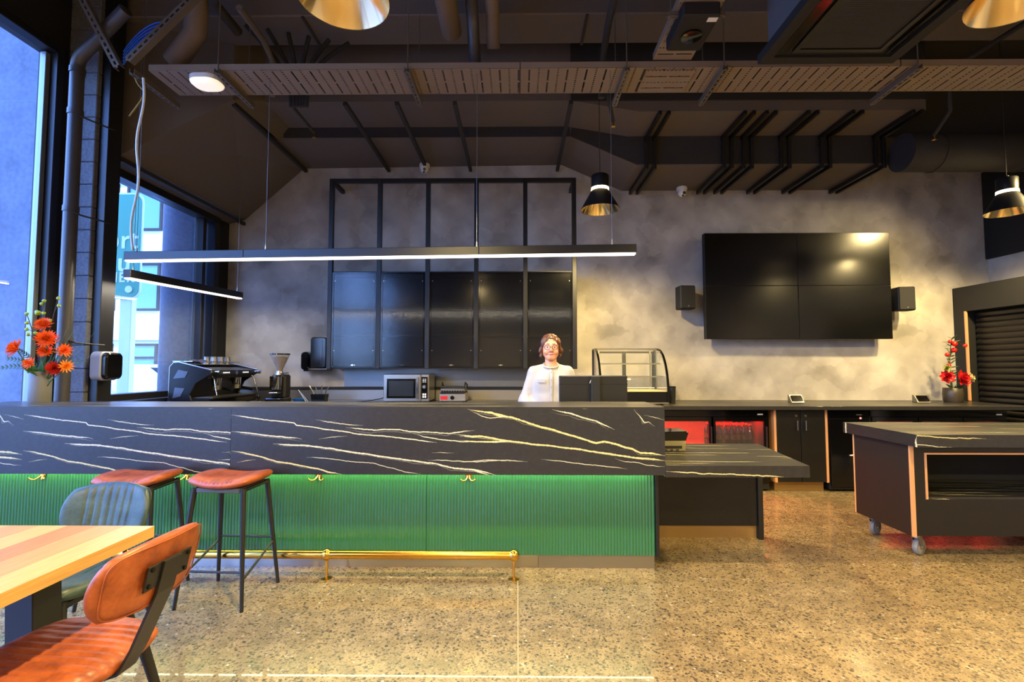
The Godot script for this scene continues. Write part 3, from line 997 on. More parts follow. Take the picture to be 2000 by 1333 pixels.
	var pl = [
		["lagged_pipe", "thick lagged pipe coming down behind the struts at upper left", [Vector3(-2.48, 4.65, -3.6), Vector3(-2.62, 4.06, -3.8), Vector3(-2.86, 3.88, -3.9)], 0.085, "lagging"],
		["conduit_pipe", "slim pipe high at upper left nearest the lamp", [Vector3(-2.21, 4.2, -3.7), Vector3(-2.22, 4.2, -4.1), Vector3(-2.22, 4.12, -4.25), Vector3(-2.22, 3.8, -4.27)], 0.026, "dark_paint"],
		["conduit_pipe", "short slim pipe left of the longer slim pipe at upper left", [Vector3(-2.42, 4.25, -3.7), Vector3(-2.42, 4.25, -4.05)], 0.04, "dark_paint_2"],
		["lagged_pipe", "thick lagged pipe above the tray in the middle", [Vector3(-0.556, 4.2, -1.5), Vector3(-0.556, 4.2, -4.0)], 0.085, "lagging"],
		["hose_pipe", "dark bent hose right of the thick lagged pipe", [Vector3(-0.36, 4.3, -2.2), Vector3(-0.36, 4.25, -3.7), Vector3(-0.36, 4.1, -3.9), Vector3(-0.35, 3.82, -3.95)], 0.05, "pvc"],
		["hose_pipe", "thin lagged hose hanging beside the dark bent hose", [Vector3(-0.2, 4.35, -2.2), Vector3(-0.2, 4.25, -3.85), Vector3(-0.2, 4.05, -4.0)], 0.055, "lagging"],
		["conduit_pipe", "slim pipe left of the short cable tray", [Vector3(0.74, 4.3, -1.5), Vector3(0.76, 4.2, -3.9), Vector3(0.77, 4.1, -4.28), Vector3(0.77, 3.8, -4.33)], 0.03, "dark_paint_2"],
		["conduit_pipe", "slim pipe at upper right beyond the air conditioner", [Vector3(4.5, 4.3, -2.5), Vector3(4.1, 4.15, -4.4)], 0.022, "fascia"],
		["conduit_pipe", "dark pipe crossing the top left corner along the window head", [Vector3(-3.5, 4.25, -1.2), Vector3(-3.45, 4.2, -3.2), Vector3(-3.33, 4.17, -3.43)], 0.05, "pvc"]]
	for p in pl:
		tag(put(self, p[0], M.new().tube(p[2], p[3], 16), mats[p[4]]), p[1], "pipe", "pipes under the ceiling")
	# black cable trunk that fans out
	var tk := thing("black_cable_bundle", "bundle of black cables fanning out above the tray", "cable", Vector3(-2.02, 3.75, -4.36))
	for k in 6:
		var x := -0.07 + k * 0.028
		put(tk, "cable", M.new().tube(bez(Vector3(x, 0.0, 0), Vector3(x, 0.3, 0), Vector3(x * 2.0, 0.38, 0.03), Vector3(x * 6.0 + 0.02, 0.64, 0.2 - 0.05 * k), 8), 0.02, 6), mats.fascia)
	# sprinklers
	for s in [["upright sprinkler drop at the left of the soffit", Vector3(-2.2, 3.93, -4.6), 0.3], ["sprinkler drop beside the hanging lamp wire right of the middle", Vector3(0.84, 3.9, -4.42), 0.22], ["sprinkler head on a bent pipe at far right", Vector3(4.12, 3.85, -4.55), 0.3]]:
		var sp := thing("sprinkler", s[0], "sprinkler", s[1], 0.0, "sprinklers under the ceiling")
		put(sp, "drop_pipe", M.new().tube([Vector3(0, 0.35, 0), Vector3(0, -0.02, 0), Vector3(0.02, -0.06, -0.02), Vector3(0.1, -0.16, -s[2])], 0.017, 8), mats.fascia)
		put(sp, "head", M.new().lathe([Vector2(0.0, -0.06), Vector2(0.022, -0.055), Vector2(0.006, -0.05), Vector2(0.01, 0.0), Vector2(0.0, 0.0)], 10, Transform3D(Basis.IDENTITY, Vector3(0.1, -0.16, -s[2]))), mats.brass)
	# rails on the soffit
	var lefts = ["at the lower edge of the sloped panel", "along the fold of the sloped panel", "second from the sloped panel", "above the left dome camera", "right of the left dome camera", "last before the right-hand step"]
	var xs = [-3.53, -2.74, -1.66, -1.16, -0.6, 0.52]
	for k in 6:
		var y: float = 3.21 if k == 0 else 3.905
		var o := put(self, "soffit_rail", M.new().span(Vector3(xs[k] - 0.02, y - 0.04, -6.17 if k != 3 else -5.97), Vector3(xs[k] + 0.02, y, -4.2 if k == 0 else -4.55), 0.003), mats.fascia)
		tag(o, "dark steel rail under the soffit, " + lefts[k], "rail", "rails under the soffit")
	xs = [1.50, 2.36, 2.58, 3.0, 3.45, 4.05]
	for k in 6:
		var sr := thing("stepped_rail", ["dark stepped rail nearest the hanging lamp", "dark stepped rail above the right dome camera", "dark stepped rail just right of the right dome camera", "dark stepped rail above the television's left third", "dark stepped rail above the television's middle", "dark stepped rail at the soffit's right end"][k], "rail", Vector3(xs[k], 3.6, -5.4), 0.0, "stepped rails under the soffit")
		for e in [-0.045, 0.045]:
			put(sr, "lower_run", M.new().span(Vector3(e - 0.016, -0.045, -0.77), Vector3(e + 0.016, 0.005, 0.03), 0.003), mats.black_steel)
			put(sr, "riser", M.new().span(Vector3(e - 0.016, -0.045, 0.03), Vector3(e + 0.016, 0.34, 0.06), 0.003), mats.black_steel)
			put(sr, "upper_run", M.new().span(Vector3(e - 0.016, 0.3, 0.0), Vector3(e + 0.016, 0.345, 0.58), 0.003), mats.black_steel)
	# air conditioner
	var ac := thing("air_conditioner", "black ceiling air conditioner with slatted grille", "air conditioner", Vector3(2.09, 3.4, -2.75))
	put(ac, "casing", M.new().span(Vector3(-0.41, 0.06, -0.42), Vector3(0.41, 0.42, 0.42), 0.01), mat("ac_grey", Color(0.34, 0.34, 0.35), 0.5))
	put(ac, "bottom_frame", M.new().ring_rect(0.91, 0.94, 0.07, 0.06, Transform3D(Basis(Vector3.RIGHT, -PI / 2), Vector3(0, 0, 0))), mats.black_matt)
	put(ac, "inner_panel", M.new().span(Vector3(-0.39, 0.02, -0.4), Vector3(0.39, 0.05, 0.4)), mats.black_matt)
	for s in [-1, 1]:
		put(ac, "louvre", M.new().box(Vector3(s * 0.345, 0.006, 0), Vector3(0.06, 0.008, 0.72), 0.003, Basis(Vector3(0, 0, 1), s * 0.35)), mats.black_gloss)
	put(ac, "grille_frame", M.new().ring_rect(0.58, 0.70, 0.03, 0.02, Transform3D(Basis(Vector3.RIGHT, -PI / 2), Vector3(0, 0.0, 0))), mats.black_steel)
	var sl = M.new().box(Vector3.ZERO, Vector3(0.53, 0.012, 0.007), 0.0, Basis(Vector3.RIGHT, 0.6)).mesh()
	for k in 40:
		put(ac, "slat", sl, mats.black_steel, Transform3D(Basis.IDENTITY, Vector3(0, 0.012, -0.31 + k * 0.0159)))
	for s in [-0.4, 0.4]:
		put(ac, "hanging_rod", M.new().cyl(Vector3(s, 0.4, -0.35), Vector3(s, 1.36, -0.35), 0.006, 0.006, 6), mats.strut)

func pendant(label: String, at: Vector3, cord := true) -> Node3D:
	# `at` is the middle of the shade's rim
	var t := thing("pendant_lamp", label, "pendant lamp", at, 0.0, "black cone pendant lamps")
	put(t, "cord", M.new().cyl(Vector3(0, 0.36, 0), Vector3(0, CEIL - at.y, 0), 0.004, 0.004, 6), mats.fascia)
	put(t, "cap", M.new().lathe([Vector2(0.0, 0.365), Vector2(0.02, 0.365), Vector2(0.022, 0.345), Vector2(0.078, 0.342), Vector2(0.085, 0.334), Vector2(0.085, 0.215), Vector2(0.078, 0.212)], 28), mats.black_steel)
	var g := put(t, "glowing_ring_lamp", M.new().lathe([Vector2(0.080, 0.222), Vector2(0.085, 0.214), Vector2(0.0865, 0.19), Vector2(0.082, 0.183)], 28), glow("lamp_ring", Color(1.0, 0.86, 0.62), 22.0))
	g.name = "light_ring"
	put(t, "shade", M.new().lathe([Vector2(0.083, 0.19), Vector2(0.09, 0.178), Vector2(0.19, 0.0), Vector2(0.189, -0.002)], 40), mats.black_steel)
	var inn := put(t, "reflector", M.new().lathe([Vector2(0.188, 0.0), Vector2(0.088, 0.176), Vector2(0.07, 0.188)], 40), mat("reflector", Color(0.93, 0.83, 0.62), 0.16, 1.0))
	inn.set_meta("label", "mirror gold inside of the shade")
	put(t, "bulb", M.new().ball(Vector3(0, 0.15, 0), Vector3(0.035, 0.045, 0.035), 14), glow("lamp_bulb", Color(1.0, 0.88, 0.61), 9.0))
	var l := SpotLight3D.new()
	l.name = "lamp_light"
	l.light_color = Color(1.0, 0.88, 0.61)
	l.light_energy = PENDANT
	l.light_size = 0.05
	l.spot_angle = 84.0
	l.spot_angle_attenuation = 0.6
	l.spot_range = 20.0
	l.spot_attenuation = 2.0
	l.shadow_enabled = true
	t.add_child(l)
	l.position = Vector3(0, 0.025, 0)
	l.rotation_degrees.x = -90
	return t

const PENDANT := 9.5

func strip_light(label: String, p0: Vector3, p1: Vector3, joints: Array, wires: Array, e: float):
	var mid := (p0 + p1) * 0.5
	var t := thing("strip_light", label, "strip light", mid, 0.0, "black linear strip lights")
	var d := (p1 - p0).normalized()
	var l := p0.distance_to(p1)
	var b := Basis(Vector3.UP.cross(d).normalized(), d.cross(Vector3.UP.cross(d).normalized()), d)
	var cuts = [0.0] + joints + [1.0]
	for k in cuts.size() - 1:
		var a := (p0.lerp(p1, cuts[k]) - mid) + d * (0.001 if k > 0 else 0.0)
		var c := p0.lerp(p1, cuts[k + 1]) - mid
		put(t, "housing", M.new().bar(a + Vector3(0, 0.012, 0), c + Vector3(0, 0.012, 0), 0.062, 0.066, 0.003), mats.black_steel)
	put(t, "diffuser", M.new().bar(p0 - mid + d * 0.006 + Vector3(0, -0.026, 0), p1 - mid - d * 0.006 + Vector3(0, -0.026, 0), 0.052, 0.018, 0.004), glow("strip_glow", Color(1.0, 0.95, 0.88), 3.2))
	for w in wires:
		var c := p0.lerp(p1, w) - mid
		var w0 := p0.lerp(p1, w)
		var up := 3.698 if w0.x > -2.9 else (CEIL if w0.z > -4.15 else 3.50)
		put(t, "hanging_wire", M.new().cyl(c + Vector3(0, 0.045, 0), Vector3(c.x, up - mid.y, c.z), 0.0022, 0.0022, 5), mats.wire)
		put(t, "wire_clamp", M.new().cyl(c + Vector3(0, 0.044, 0), c + Vector3(0, 0.09, 0), 0.007, 0.004, 8), mats.steel)
	var al := AreaLight3D.new()
	al.name = "strip_light_lamp"
	al.area_size = Vector2(0.05, l - 0.05)
	al.light_color = Color(1.0, 0.95, 0.86)
	al.light_energy = e
	al.area_range = 20.0
	al.area_attenuation = 2.0
	al.shadow_enabled = true
	t.add_child(al)
	# the lamp shines along its own -z: point that down, its y along the fitting
	al.transform = Transform3D(Basis(Vector3.UP.cross(d).normalized() * -1.0, d, Vector3.UP), Vector3(0, -0.04, 0))

func build_lamps():
	pendant("black cone pendant lamp hanging left of the television, in front of the soffit", Vector3(0.812, 2.88, -4.69))
	pendant("black cone pendant lamp hanging at the right edge, beside the black panel", Vector3(4.88, 2.88, -4.81))
	pendant("large near pendant lamp cut off by the top edge, left of the middle", Vector3(-0.724, 2.88, -1.94))
	pendant("near pendant lamp cut off in the top right corner", Vector3(2.10, 2.88, -1.96))
	for p in [Vector3(-3.0, 2.88, 1.2), Vector3(-0.72, 2.88, 1.0), Vector3(2.1, 2.88, 1.0), Vector3(4.65, 2.88, -3.26), Vector3(4.9, 2.88, 1.0), Vector3(-0.72, 2.88, 3.6), Vector3(2.1, 2.88, 3.6)]:
		pendant("black cone pendant lamp over the dining area behind the viewer", p)
	strip_light("long black strip light hanging over the bar counter", Vector3(-3.15, 2.225, -3.85), Vector3(0.924, 2.25, -3.75), [0.24, 0.7], [0.02, 0.28, 0.695, 0.955], 3.6)
	strip_light("short black strip light hanging along the window over the coffee machine", Vector3(-3.2, 2.10, -3.92), Vector3(-3.2, 2.16, -5.56), [], [0.04, 0.96], 2.6)
	# emergency light under the tray
	var e := thing("emergency_light", "white oval emergency light under the cable tray at left", "light", Vector3(-2.535, 3.652, -3.84))
	put(e, "base", M.new().extrude(rr(0.25, 0.20, 0.09, 6), 0.035, Transform3D(Basis(Vector3.RIGHT, -PI / 2), Vector3(0, 0.01, 0))), mats.white_plastic)
	var rows = []
	for k in 5:
		var a := PI / 2 * k / 4
		var row = []
		for p in rr(0.24 * (0.55 + 0.45 * cos(a)), 0.19 * (0.55 + 0.45 * cos(a)), 0.08 * (0.55 + 0.45 * cos(a)), 6):
			row.append(Vector3(p.x, 0.01 - 0.03 * sin(a), p.y))
		rows.append(row)
	put(e, "diffuser", M.new().skin(rows), glow("emergency_glow", Color(1.0, 0.93, 0.82), 0.8))
	# spotlight at the right that throws the television's shadow on the wall
	var s := thing("spotlight", "black ceiling spotlight aimed at the back wall from the right", "spotlight", Vector3(5.6, 3.5, -4.3))
	put(s, "stem", M.new().cyl(Vector3(0, 0.02, 0), Vector3(0, CEIL - 3.5, 0), 0.012, 0.012, 8), mats.black_steel)
	var aim := (Vector3(3.6, 1.4, -6.2) - Vector3(5.6, 3.5, -4.3)).normalized()
	put(s, "head", M.new().cyl(-aim * 0.08, aim * 0.08, 0.05, 0.05, 18), mats.black_steel)
	put(s, "lens_lamp", M.new().cyl(aim * 0.081, aim * 0.085, 0.042, 0.042, 18), glow("lamp_bulb", Color(1.0, 0.88, 0.61), 9.0))
	var l := SpotLight3D.new()
	l.name = "spotlight_lamp"
	l.light_color = Color(1.0, 0.88, 0.61)
	l.light_energy = 5.0
	l.light_size = 0.04
	l.spot_angle = 48.0
	l.spot_range = 20.0
	l.spot_attenuation = 2.0
	l.shadow_enabled = true
	s.add_child(l)
	l.transform = Transform3D(Basis.looking_at(aim, Vector3.UP), aim * 0.1)

# a slab whose sides carry planar uv from world position: u along x, v along z (top) or y (front)
func stone_slab(poly: Array, y0: float, y1: float, scale := 0.42) -> M:
	var m := M.new()
	var uv = func(p: Vector3, k: int) -> Vector2:
		return Vector2(p.x, p.z * 2.0) * scale if k == 0 else (Vector2(p.x, -p.y * 2.0 + p.z) * scale if k == 1 else Vector2(p.y * 2.0, p.z) * scale)
	var pk := PackedVector2Array(poly)
	var idx := Geometry2D.triangulate_polygon(pk)
	for i in range(0, idx.size(), 3):
		for s in [[y1, [0, 1, 2]], [y0, [0, 2, 1]]]:
			var q = []
			for j in s[1]:
				var p2: Vector2 = pk[idx[i + j]]
				q.append(Vector3(p2.x, s[0], p2.y))
			for p in q:
				m.vert(p, uv.call(p, 0))
	for i in pk.size():
		var a := pk[i]; var b := pk[(i + 1) % pk.size()]
		var k := 1 if absf(a.x - b.x) > absf(a.y - b.y) else 2
		var q = [Vector3(a.x, y0, a.y), Vector3(b.x, y0, b.y), Vector3(b.x, y1, b.y), Vector3(a.x, y1, a.y)]
		m.quad_uv(q[0], q[1], q[2], q[3], uv.call(q[0], k), uv.call(q[1], k), uv.call(q[2], k), uv.call(q[3], k))
	return m

func area(parent: Node, at: Vector3, size: Vector2, basis: Basis, c: Color, e: float, called := "led_light"):
	var al := AreaLight3D.new()
	al.name = called
	al.area_size = size
	al.light_color = c
	al.light_energy = e
	al.area_range = 15.0
	al.area_attenuation = 2.0
	al.shadow_enabled = true
	parent.add_child(al, true)
	al.transform = Transform3D(basis, at)

const DOWN := Basis(Vector3(1, 0, 0), Vector3(0, 0, -1), Vector3(0, 1, 0))

func build_counter():
	var t := thing("bar_counter", "long bar counter with dark veined stone front and green fluted panels", "counter", Vector3(-1.4, 0, -3.4))
	var xs := -1.82; var x0 := -3.72; var x1 := 0.93
	var y0 := 0.667; var y1 := 1.08; var z := -3.1
	for p in [[x0, xs - 0.001, 1], [xs + 0.001, x1, 0]]:
		var m := M.new()
		var ua := 0.0; var ub := 1.0
		if p[2] == 1:
			ub = (862.0 - 452.0) / 845.0
			ua = ub - (xs - x0) / (x1 - xs)
		m.quad_uv(Vector3(p[0], y0, z), Vector3(p[1], y0, z), Vector3(p[1], y1, z), Vector3(p[0], y1, z), Vector2(ua, 1), Vector2(ub, 1), Vector2(ub, 0), Vector2(ua, 0))
		var e := 0.98
		m.quad_uv(Vector3(p[1], y0, z), Vector3(p[1], y0, z - 0.02), Vector3(p[1], y1, z - 0.02), Vector3(p[1], y1, z), Vector2(e, 1), Vector2(e + 0.01, 1), Vector2(e + 0.01, 0), Vector2(e, 0))
		m.quad_uv(Vector3(p[0], y0, z - 0.02), Vector3(p[1], y0, z - 0.02), Vector3(p[1], y0, z), Vector3(p[0], y0, z), Vector2(ua, 1), Vector2(ub, 1), Vector2(ub, 0.98), Vector2(ua, 0.98))
		m.quad_uv(Vector3(p[1], y0, z - 0.02), Vector3(p[0], y0, z - 0.02), Vector3(p[0], y1, z - 0.02), Vector3(p[1], y1, z - 0.02), Vector2(0, 1), Vector2(0.1, 1), Vector2(0.1, 0), Vector2(0, 0))
		wput(t, "front_panel", m, mats.stone_front)
	wput(t, "ledge_top", stone_slab([Vector2(x0, -3.1), Vector2(x1, -3.1), Vector2(x1, -3.57), Vector2(x0, -3.57)], 1.08, 1.092), mats.stone_top)
	wput(t, "end_panel", M.new().span(Vector3(x1 - 0.02, 0.667, -3.57), Vector3(x1, 1.08, -3.12)), mat("stone_plain", Color(0.15, 0.148, 0.145), 0.36))
	wput(t, "back_panel", M.new().span(Vector3(x0, 0.9, -3.57), Vector3(x1 - 0.02, 1.08, -3.55)), mats.stone_plain)
	wput(t, "work_top", M.new().span(Vector3(-3.42, 0.86, -3.86), Vector3(x1 - 0.02, 0.9, -3.57), 0.003), mats.steel_satin)
	wput(t, "soffit_board", M.new().span(Vector3(x0, 0.675, -3.57), Vector3(x1 - 0.02, 0.69, -3.12)), mats.black_matt)
	wput(t, "carcass", M.new().span(Vector3(-3.42, 0.1, -3.84), Vector3(x1 - 0.012, 0.672, -3.315)), mats.black_matt)
	wput(t, "side_trim", M.new().span(Vector3(x1 - 0.012, 0.09, -3.84), Vector3(x1 + 0.01, 0.653, -3.285), 0.002), mats.cabinet_black)
	# fluted green sheets
	var green := mat("green_flute", Color(0.155, 0.39, 0.225), 0.16)
	green.clearcoat_enabled = true
	green.clearcoat = 0.6
	green.clearcoat_roughness = 0.06
	var cuts = [x0, -2.32, -0.605, x1 - 0.012]
	for k in 3:
		var m := M.new()
		var n := int(round((cuts[k + 1] - cuts[k]) / 0.0205))
		var p: float = (cuts[k + 1] - 0.002 - cuts[k]) / n
		var row0 = []; var row1 = []
		for i in n * 8 + 1:
			var x: float = cuts[k] + p * i / 8.0
			var d := 0.0052 * absf(sin(PI * i / 8.0))
			row0.append(Vector3(x, 0.098, -3.302 + d)); row1.append(Vector3(x, 0.665, -3.302 + d))
		m.skin([row0, row1], false, false)
		wput(t, "fluted_panel", m, green)
	wput(t, "led_strip", M.new().span(Vector3(x0 + 0.02, 0.662, -3.265), Vector3(x1 - 0.03, 0.666, -3.255)), glow("led_white", Color(0.95, 1.0, 0.8), 3.0))
	area(t, Vector3((x0 + x1) * 0.5, 0.659, -3.26) - t.position, Vector2(4.55, 0.012), DOWN, Color(0.96, 1.0, 0.72), 1.5)
	wput(t, "kick_plate", M.new().span(Vector3(x0, 0.0, -3.36), Vector3(0.14, 0.1, -3.34)), mats.steel)
	wput(t, "kick_plate", M.new().span(Vector3(0.142, 0.0, -3.36), Vector3(x1 - 0.012, 0.1, -3.336)), mats.steel_satin)
	wput(t, "plinth", M.new().span(Vector3(-3.42, 0.0, -3.8), Vector3(x1 - 0.02, 0.1, -3.36)), mats.black_matt)
	# lower counter at the right end
	var l := thing("low_counter", "low veined stone counter joined to the bar's right end", "counter", Vector3(1.4, 0, -3.6))
	wput(l, "top", stone_slab([Vector2(x1 + 0.002, -3.1), Vector2(1.83, -3.1), Vector2(1.94, -3.98), Vector2(x1 + 0.002, -3.98)], 0.655, 0.727, 0.6), mats.stone_top)
	wput(l, "modesty_panel", M.new().span(Vector3(x1 + 0.012, 0.1, -3.93), Vector3(1.885, 0.655, -3.905)), mats.cabinet_black)
	wput(l, "kick_plate", M.new().span(Vector3(x1 + 0.012, 0.0, -3.945), Vector3(1.885, 0.1, -3.925)), mats.plinth)
	wput(l, "end_leg", M.new().span(Vector3(1.885, 0.0, -3.97), Vector3(1.925, 0.655, -3.885), 0.003), mats.black_steel)
	# brass foot rail
	var r := thing("foot_rail", "brass foot rail along the bar's base", "rail", Vector3(-1.9, 0, -3.16))
	wput(r, "tube", M.new().cyl(Vector3(-3.7, 0.15, -3.16), Vector3(-0.03, 0.15, -3.16), 0.027, 0.027, 20), mats.brass)
	wput(r, "end_ball", M.new().ball(Vector3(-0.022, 0.15, -3.16), Vector3(0.037, 0.037, 0.037), 18), mats.brass)
	for x in [-3.6, -2.41, -1.215, -0.022]:
		var po := wput(r, "post", M.new().cyl(Vector3(x, 0.0, -3.16), Vector3(x, 0.13, -3.16), 0.0085, 0.0085, 12), mats.brass)
		put(po, "flange", M.new().lathe([Vector2(0.0, 0.0), Vector2(0.036, 0.0), Vector2(0.036, 0.004), Vector2(0.015, 0.009), Vector2(0.0, 0.012)], 20, Transform3D(Basis.IDENTITY, Vector3(x, 0, -3.16))), mats.brass)
		if x < -0.1:
			put(po, "clamp", M.new().ball(Vector3(x, 0.15, -3.16), Vector3(0.034, 0.038, 0.036), 16), mats.brass)
	# bag hooks under the stone front
	var hl = ["brass double bag hook at the far left under the counter", "brass double bag hook between the two bar stools", "brass double bag hook right of the second bar stool", "brass double bag hook in the middle of the green panels"]
	var hx = [-3.2, -2.22, -1.33, -0.325]
	for k in 4:
		var h := thing("bag_hook", hl[k], "hook", Vector3(hx[k], 0.62, -3.294), 0.0, "brass bag hooks")
		put(h, "plate", M.new().extrude([Vector2(-0.016, -0.02), Vector2(0.016, -0.02), Vector2(0.028, 0.042), Vector2(-0.028, 0.042)], 0.006, Transform3D.IDENTITY, 0.001), mats.brass)
		for s in [-1, 1]:
			put(h, "prong", M.new().tube(bez(Vector3(s * 0.006, 0.0, 0.004), Vector3(s * 0.012, -0.03, 0.03), Vector3(s * 0.03, -0.035, 0.045), Vector3(s * 0.052, -0.012, 0.05), 8), 0.0045, 8), mats.brass)

func build_back_bench():
	var bt := thing("bench_top", "long dark stone worktop along the back wall", "worktop", Vector3(0, 0.885, -5.7))
	wput(bt, "slab", stone_slab([Vector2(-3.72, -5.25), Vector2(5.52, -5.25), Vector2(5.52, -6.19), Vector2(-3.72, -6.19)], 0.885, 0.925), mats.stone_top)
	wput(bt, "side_slab", stone_slab([Vector2(-3.58, -4.15), Vector2(-3.0, -4.15), Vector2(-3.0, -5.248), Vector2(-3.58, -5.248)], 0.885, 0.925), mats.stone_top)
	var sp := thing("splashback", "stainless steel splashback behind the machines", "splashback", Vector3(-1.4, 0.925, -6.18))
	wput(sp, "lower_sheet", M.new().span(Vector3(-3.7, 0.926, -6.195), Vector3(0.68, 1.055, -6.18)), mats.steel_satin)
	wput(sp, "black_trim", M.new().span(Vector3(-3.7, 1.055, -6.197), Vector3(0.68, 1.09, -6.165), 0.003), mats.black_matt)
	wput(sp, "upper_sheet", M.new().span(Vector3(-2.2, 1.092, -6.197), Vector3(0.66, 1.32, -6.19)), mat("steel_dull", Color(0.5, 0.51, 0.52), 0.35, 0.85))
	for k in 4:
		var c := thing("base_cabinet", "black base cabinet behind the bar counter, number %s from the window" % ["one", "two", "three", "four"][k], "cabinet", Vector3(-2.445 + k * 1.105, 0, -5.75), 0.0, "cabinets behind the bar")
		put(c, "body", M.new().span(Vector3(-0.55, 0.1, -0.44), Vector3(0.55, 0.884, 0.42)), mats.cabinet_black)
		put(c, "plinth", M.new().span(Vector3(-0.55, 0.0, -0.42), Vector3(0.55, 0.1, 0.36)), mats.steel_satin)
		for s in [-1, 1]:
			var d := put(c, "door", M.new().box(Vector3(s * 0.275, 0.49, 0.43), Vector3(0.54, 0.76, 0.02), 0.002), mats.cabinet_black)
			put(d, "handle", M.new().cyl(Vector3(s * 0.05, 0.6, 0.46), Vector3(s * 0.05, 0.75, 0.46), 0.005, 0.005, 8), mats.steel)
	var sc := thing("window_cabinet", "black base cabinet under the coffee machine", "cabinet", Vector3(-3.3, 0, -4.7))
	put(sc, "body", M.new().span(Vector3(-0.28, 0.0, -0.53), Vector3(0.28, 0.884, 0.53)), mats.cabinet_black)
	# two-door bottle cooler with red light
	cooler(1.46, 2.73, [[1.52, 2.085], [2.155, 2.68]], "black bottle cooler glowing red, left of the double-door cupboard", true)
	cooler(3.83, 5.3, [[3.89, 4.3], [4.38, 4.78], [4.86, 5.24]], "wide black bottle cooler glowing red behind the trolley", false)
	# cupboard with two doors
	var c := thing("cupboard", "black double-door cupboard with pale plywood edges and brass plinth", "cupboard", Vector3(3.07, 0, -5.75))
	put(c, "body", M.new().span(Vector3(-0.255, 0.1, -0.44), Vector3(0.255, 0.884, 0.39)), mats.cabinet_black)
	put(c, "plinth", M.new().span(Vector3(-0.27, 0.0, -0.42), Vector3(0.26, 0.1, 0.35)), mats.plinth)
	for s in [-1, 1]:
		put(c, "plywood_edge", M.new().span(Vector3(s * 0.276 - 0.012, 0.1, 0.3), Vector3(s * 0.276 + 0.012, 0.882, 0.412)), mats.ply_edge)
		var d := put(c, "door", M.new().box(Vector3(s * 0.131, 0.49, 0.401), Vector3(0.255, 0.77, 0.02), 0.002), mats.cabinet_black)
		put(d, "handle", M.new().cyl(Vector3(s * 0.045, 0.66, 0.435), Vector3(s * 0.045, 0.765, 0.435), 0.006, 0.006, 8), mats.steel)
		put(d, "lock", M.new().cyl(Vector3(s * 0.05, 0.815, 0.41), Vector3(s * 0.05, 0.815, 0.424), 0.013, 0.012, 14), mats.steel)
	# solid fridge
	var f := thing("undercounter_fridge", "black solid-door fridge with a red dot, right of the cupboard", "fridge", Vector3(3.59, 0, -5.75))
	put(f, "body", M.new().span(Vector3(-0.215, 0.02, -0.44), Vector3(0.215, 0.87, 0.39), 0.005), mats.black_matt)
	var fd := put(f, "door", M.new().box(Vector3(0, 0.42, 0.405), Vector3(0.42, 0.72, 0.03), 0.006), mats.black_gloss)
	put(fd, "handle", M.new().span(Vector3(-0.02, 0.385, 0.42), Vector3(0.12, 0.40, 0.435), 0.003), mats.steel)
	put(f, "control_panel", M.new().span(Vector3(-0.21, 0.79, 0.39), Vector3(0.21, 0.865, 0.41)), mats.black_gloss)
	put(f, "badge", M.new().span(Vector3(0.08, 0.82, 0.41), Vector3(0.14, 0.832, 0.412)), mats.steel)
	put(f, "indicator_light", M.new().cyl(Vector3(0.125, 0.79, 0.409), Vector3(0.125, 0.79, 0.413), 0.011, 0.011, 12), glow("red_led", Color(1.0, 0.05, 0.04), 2.5))

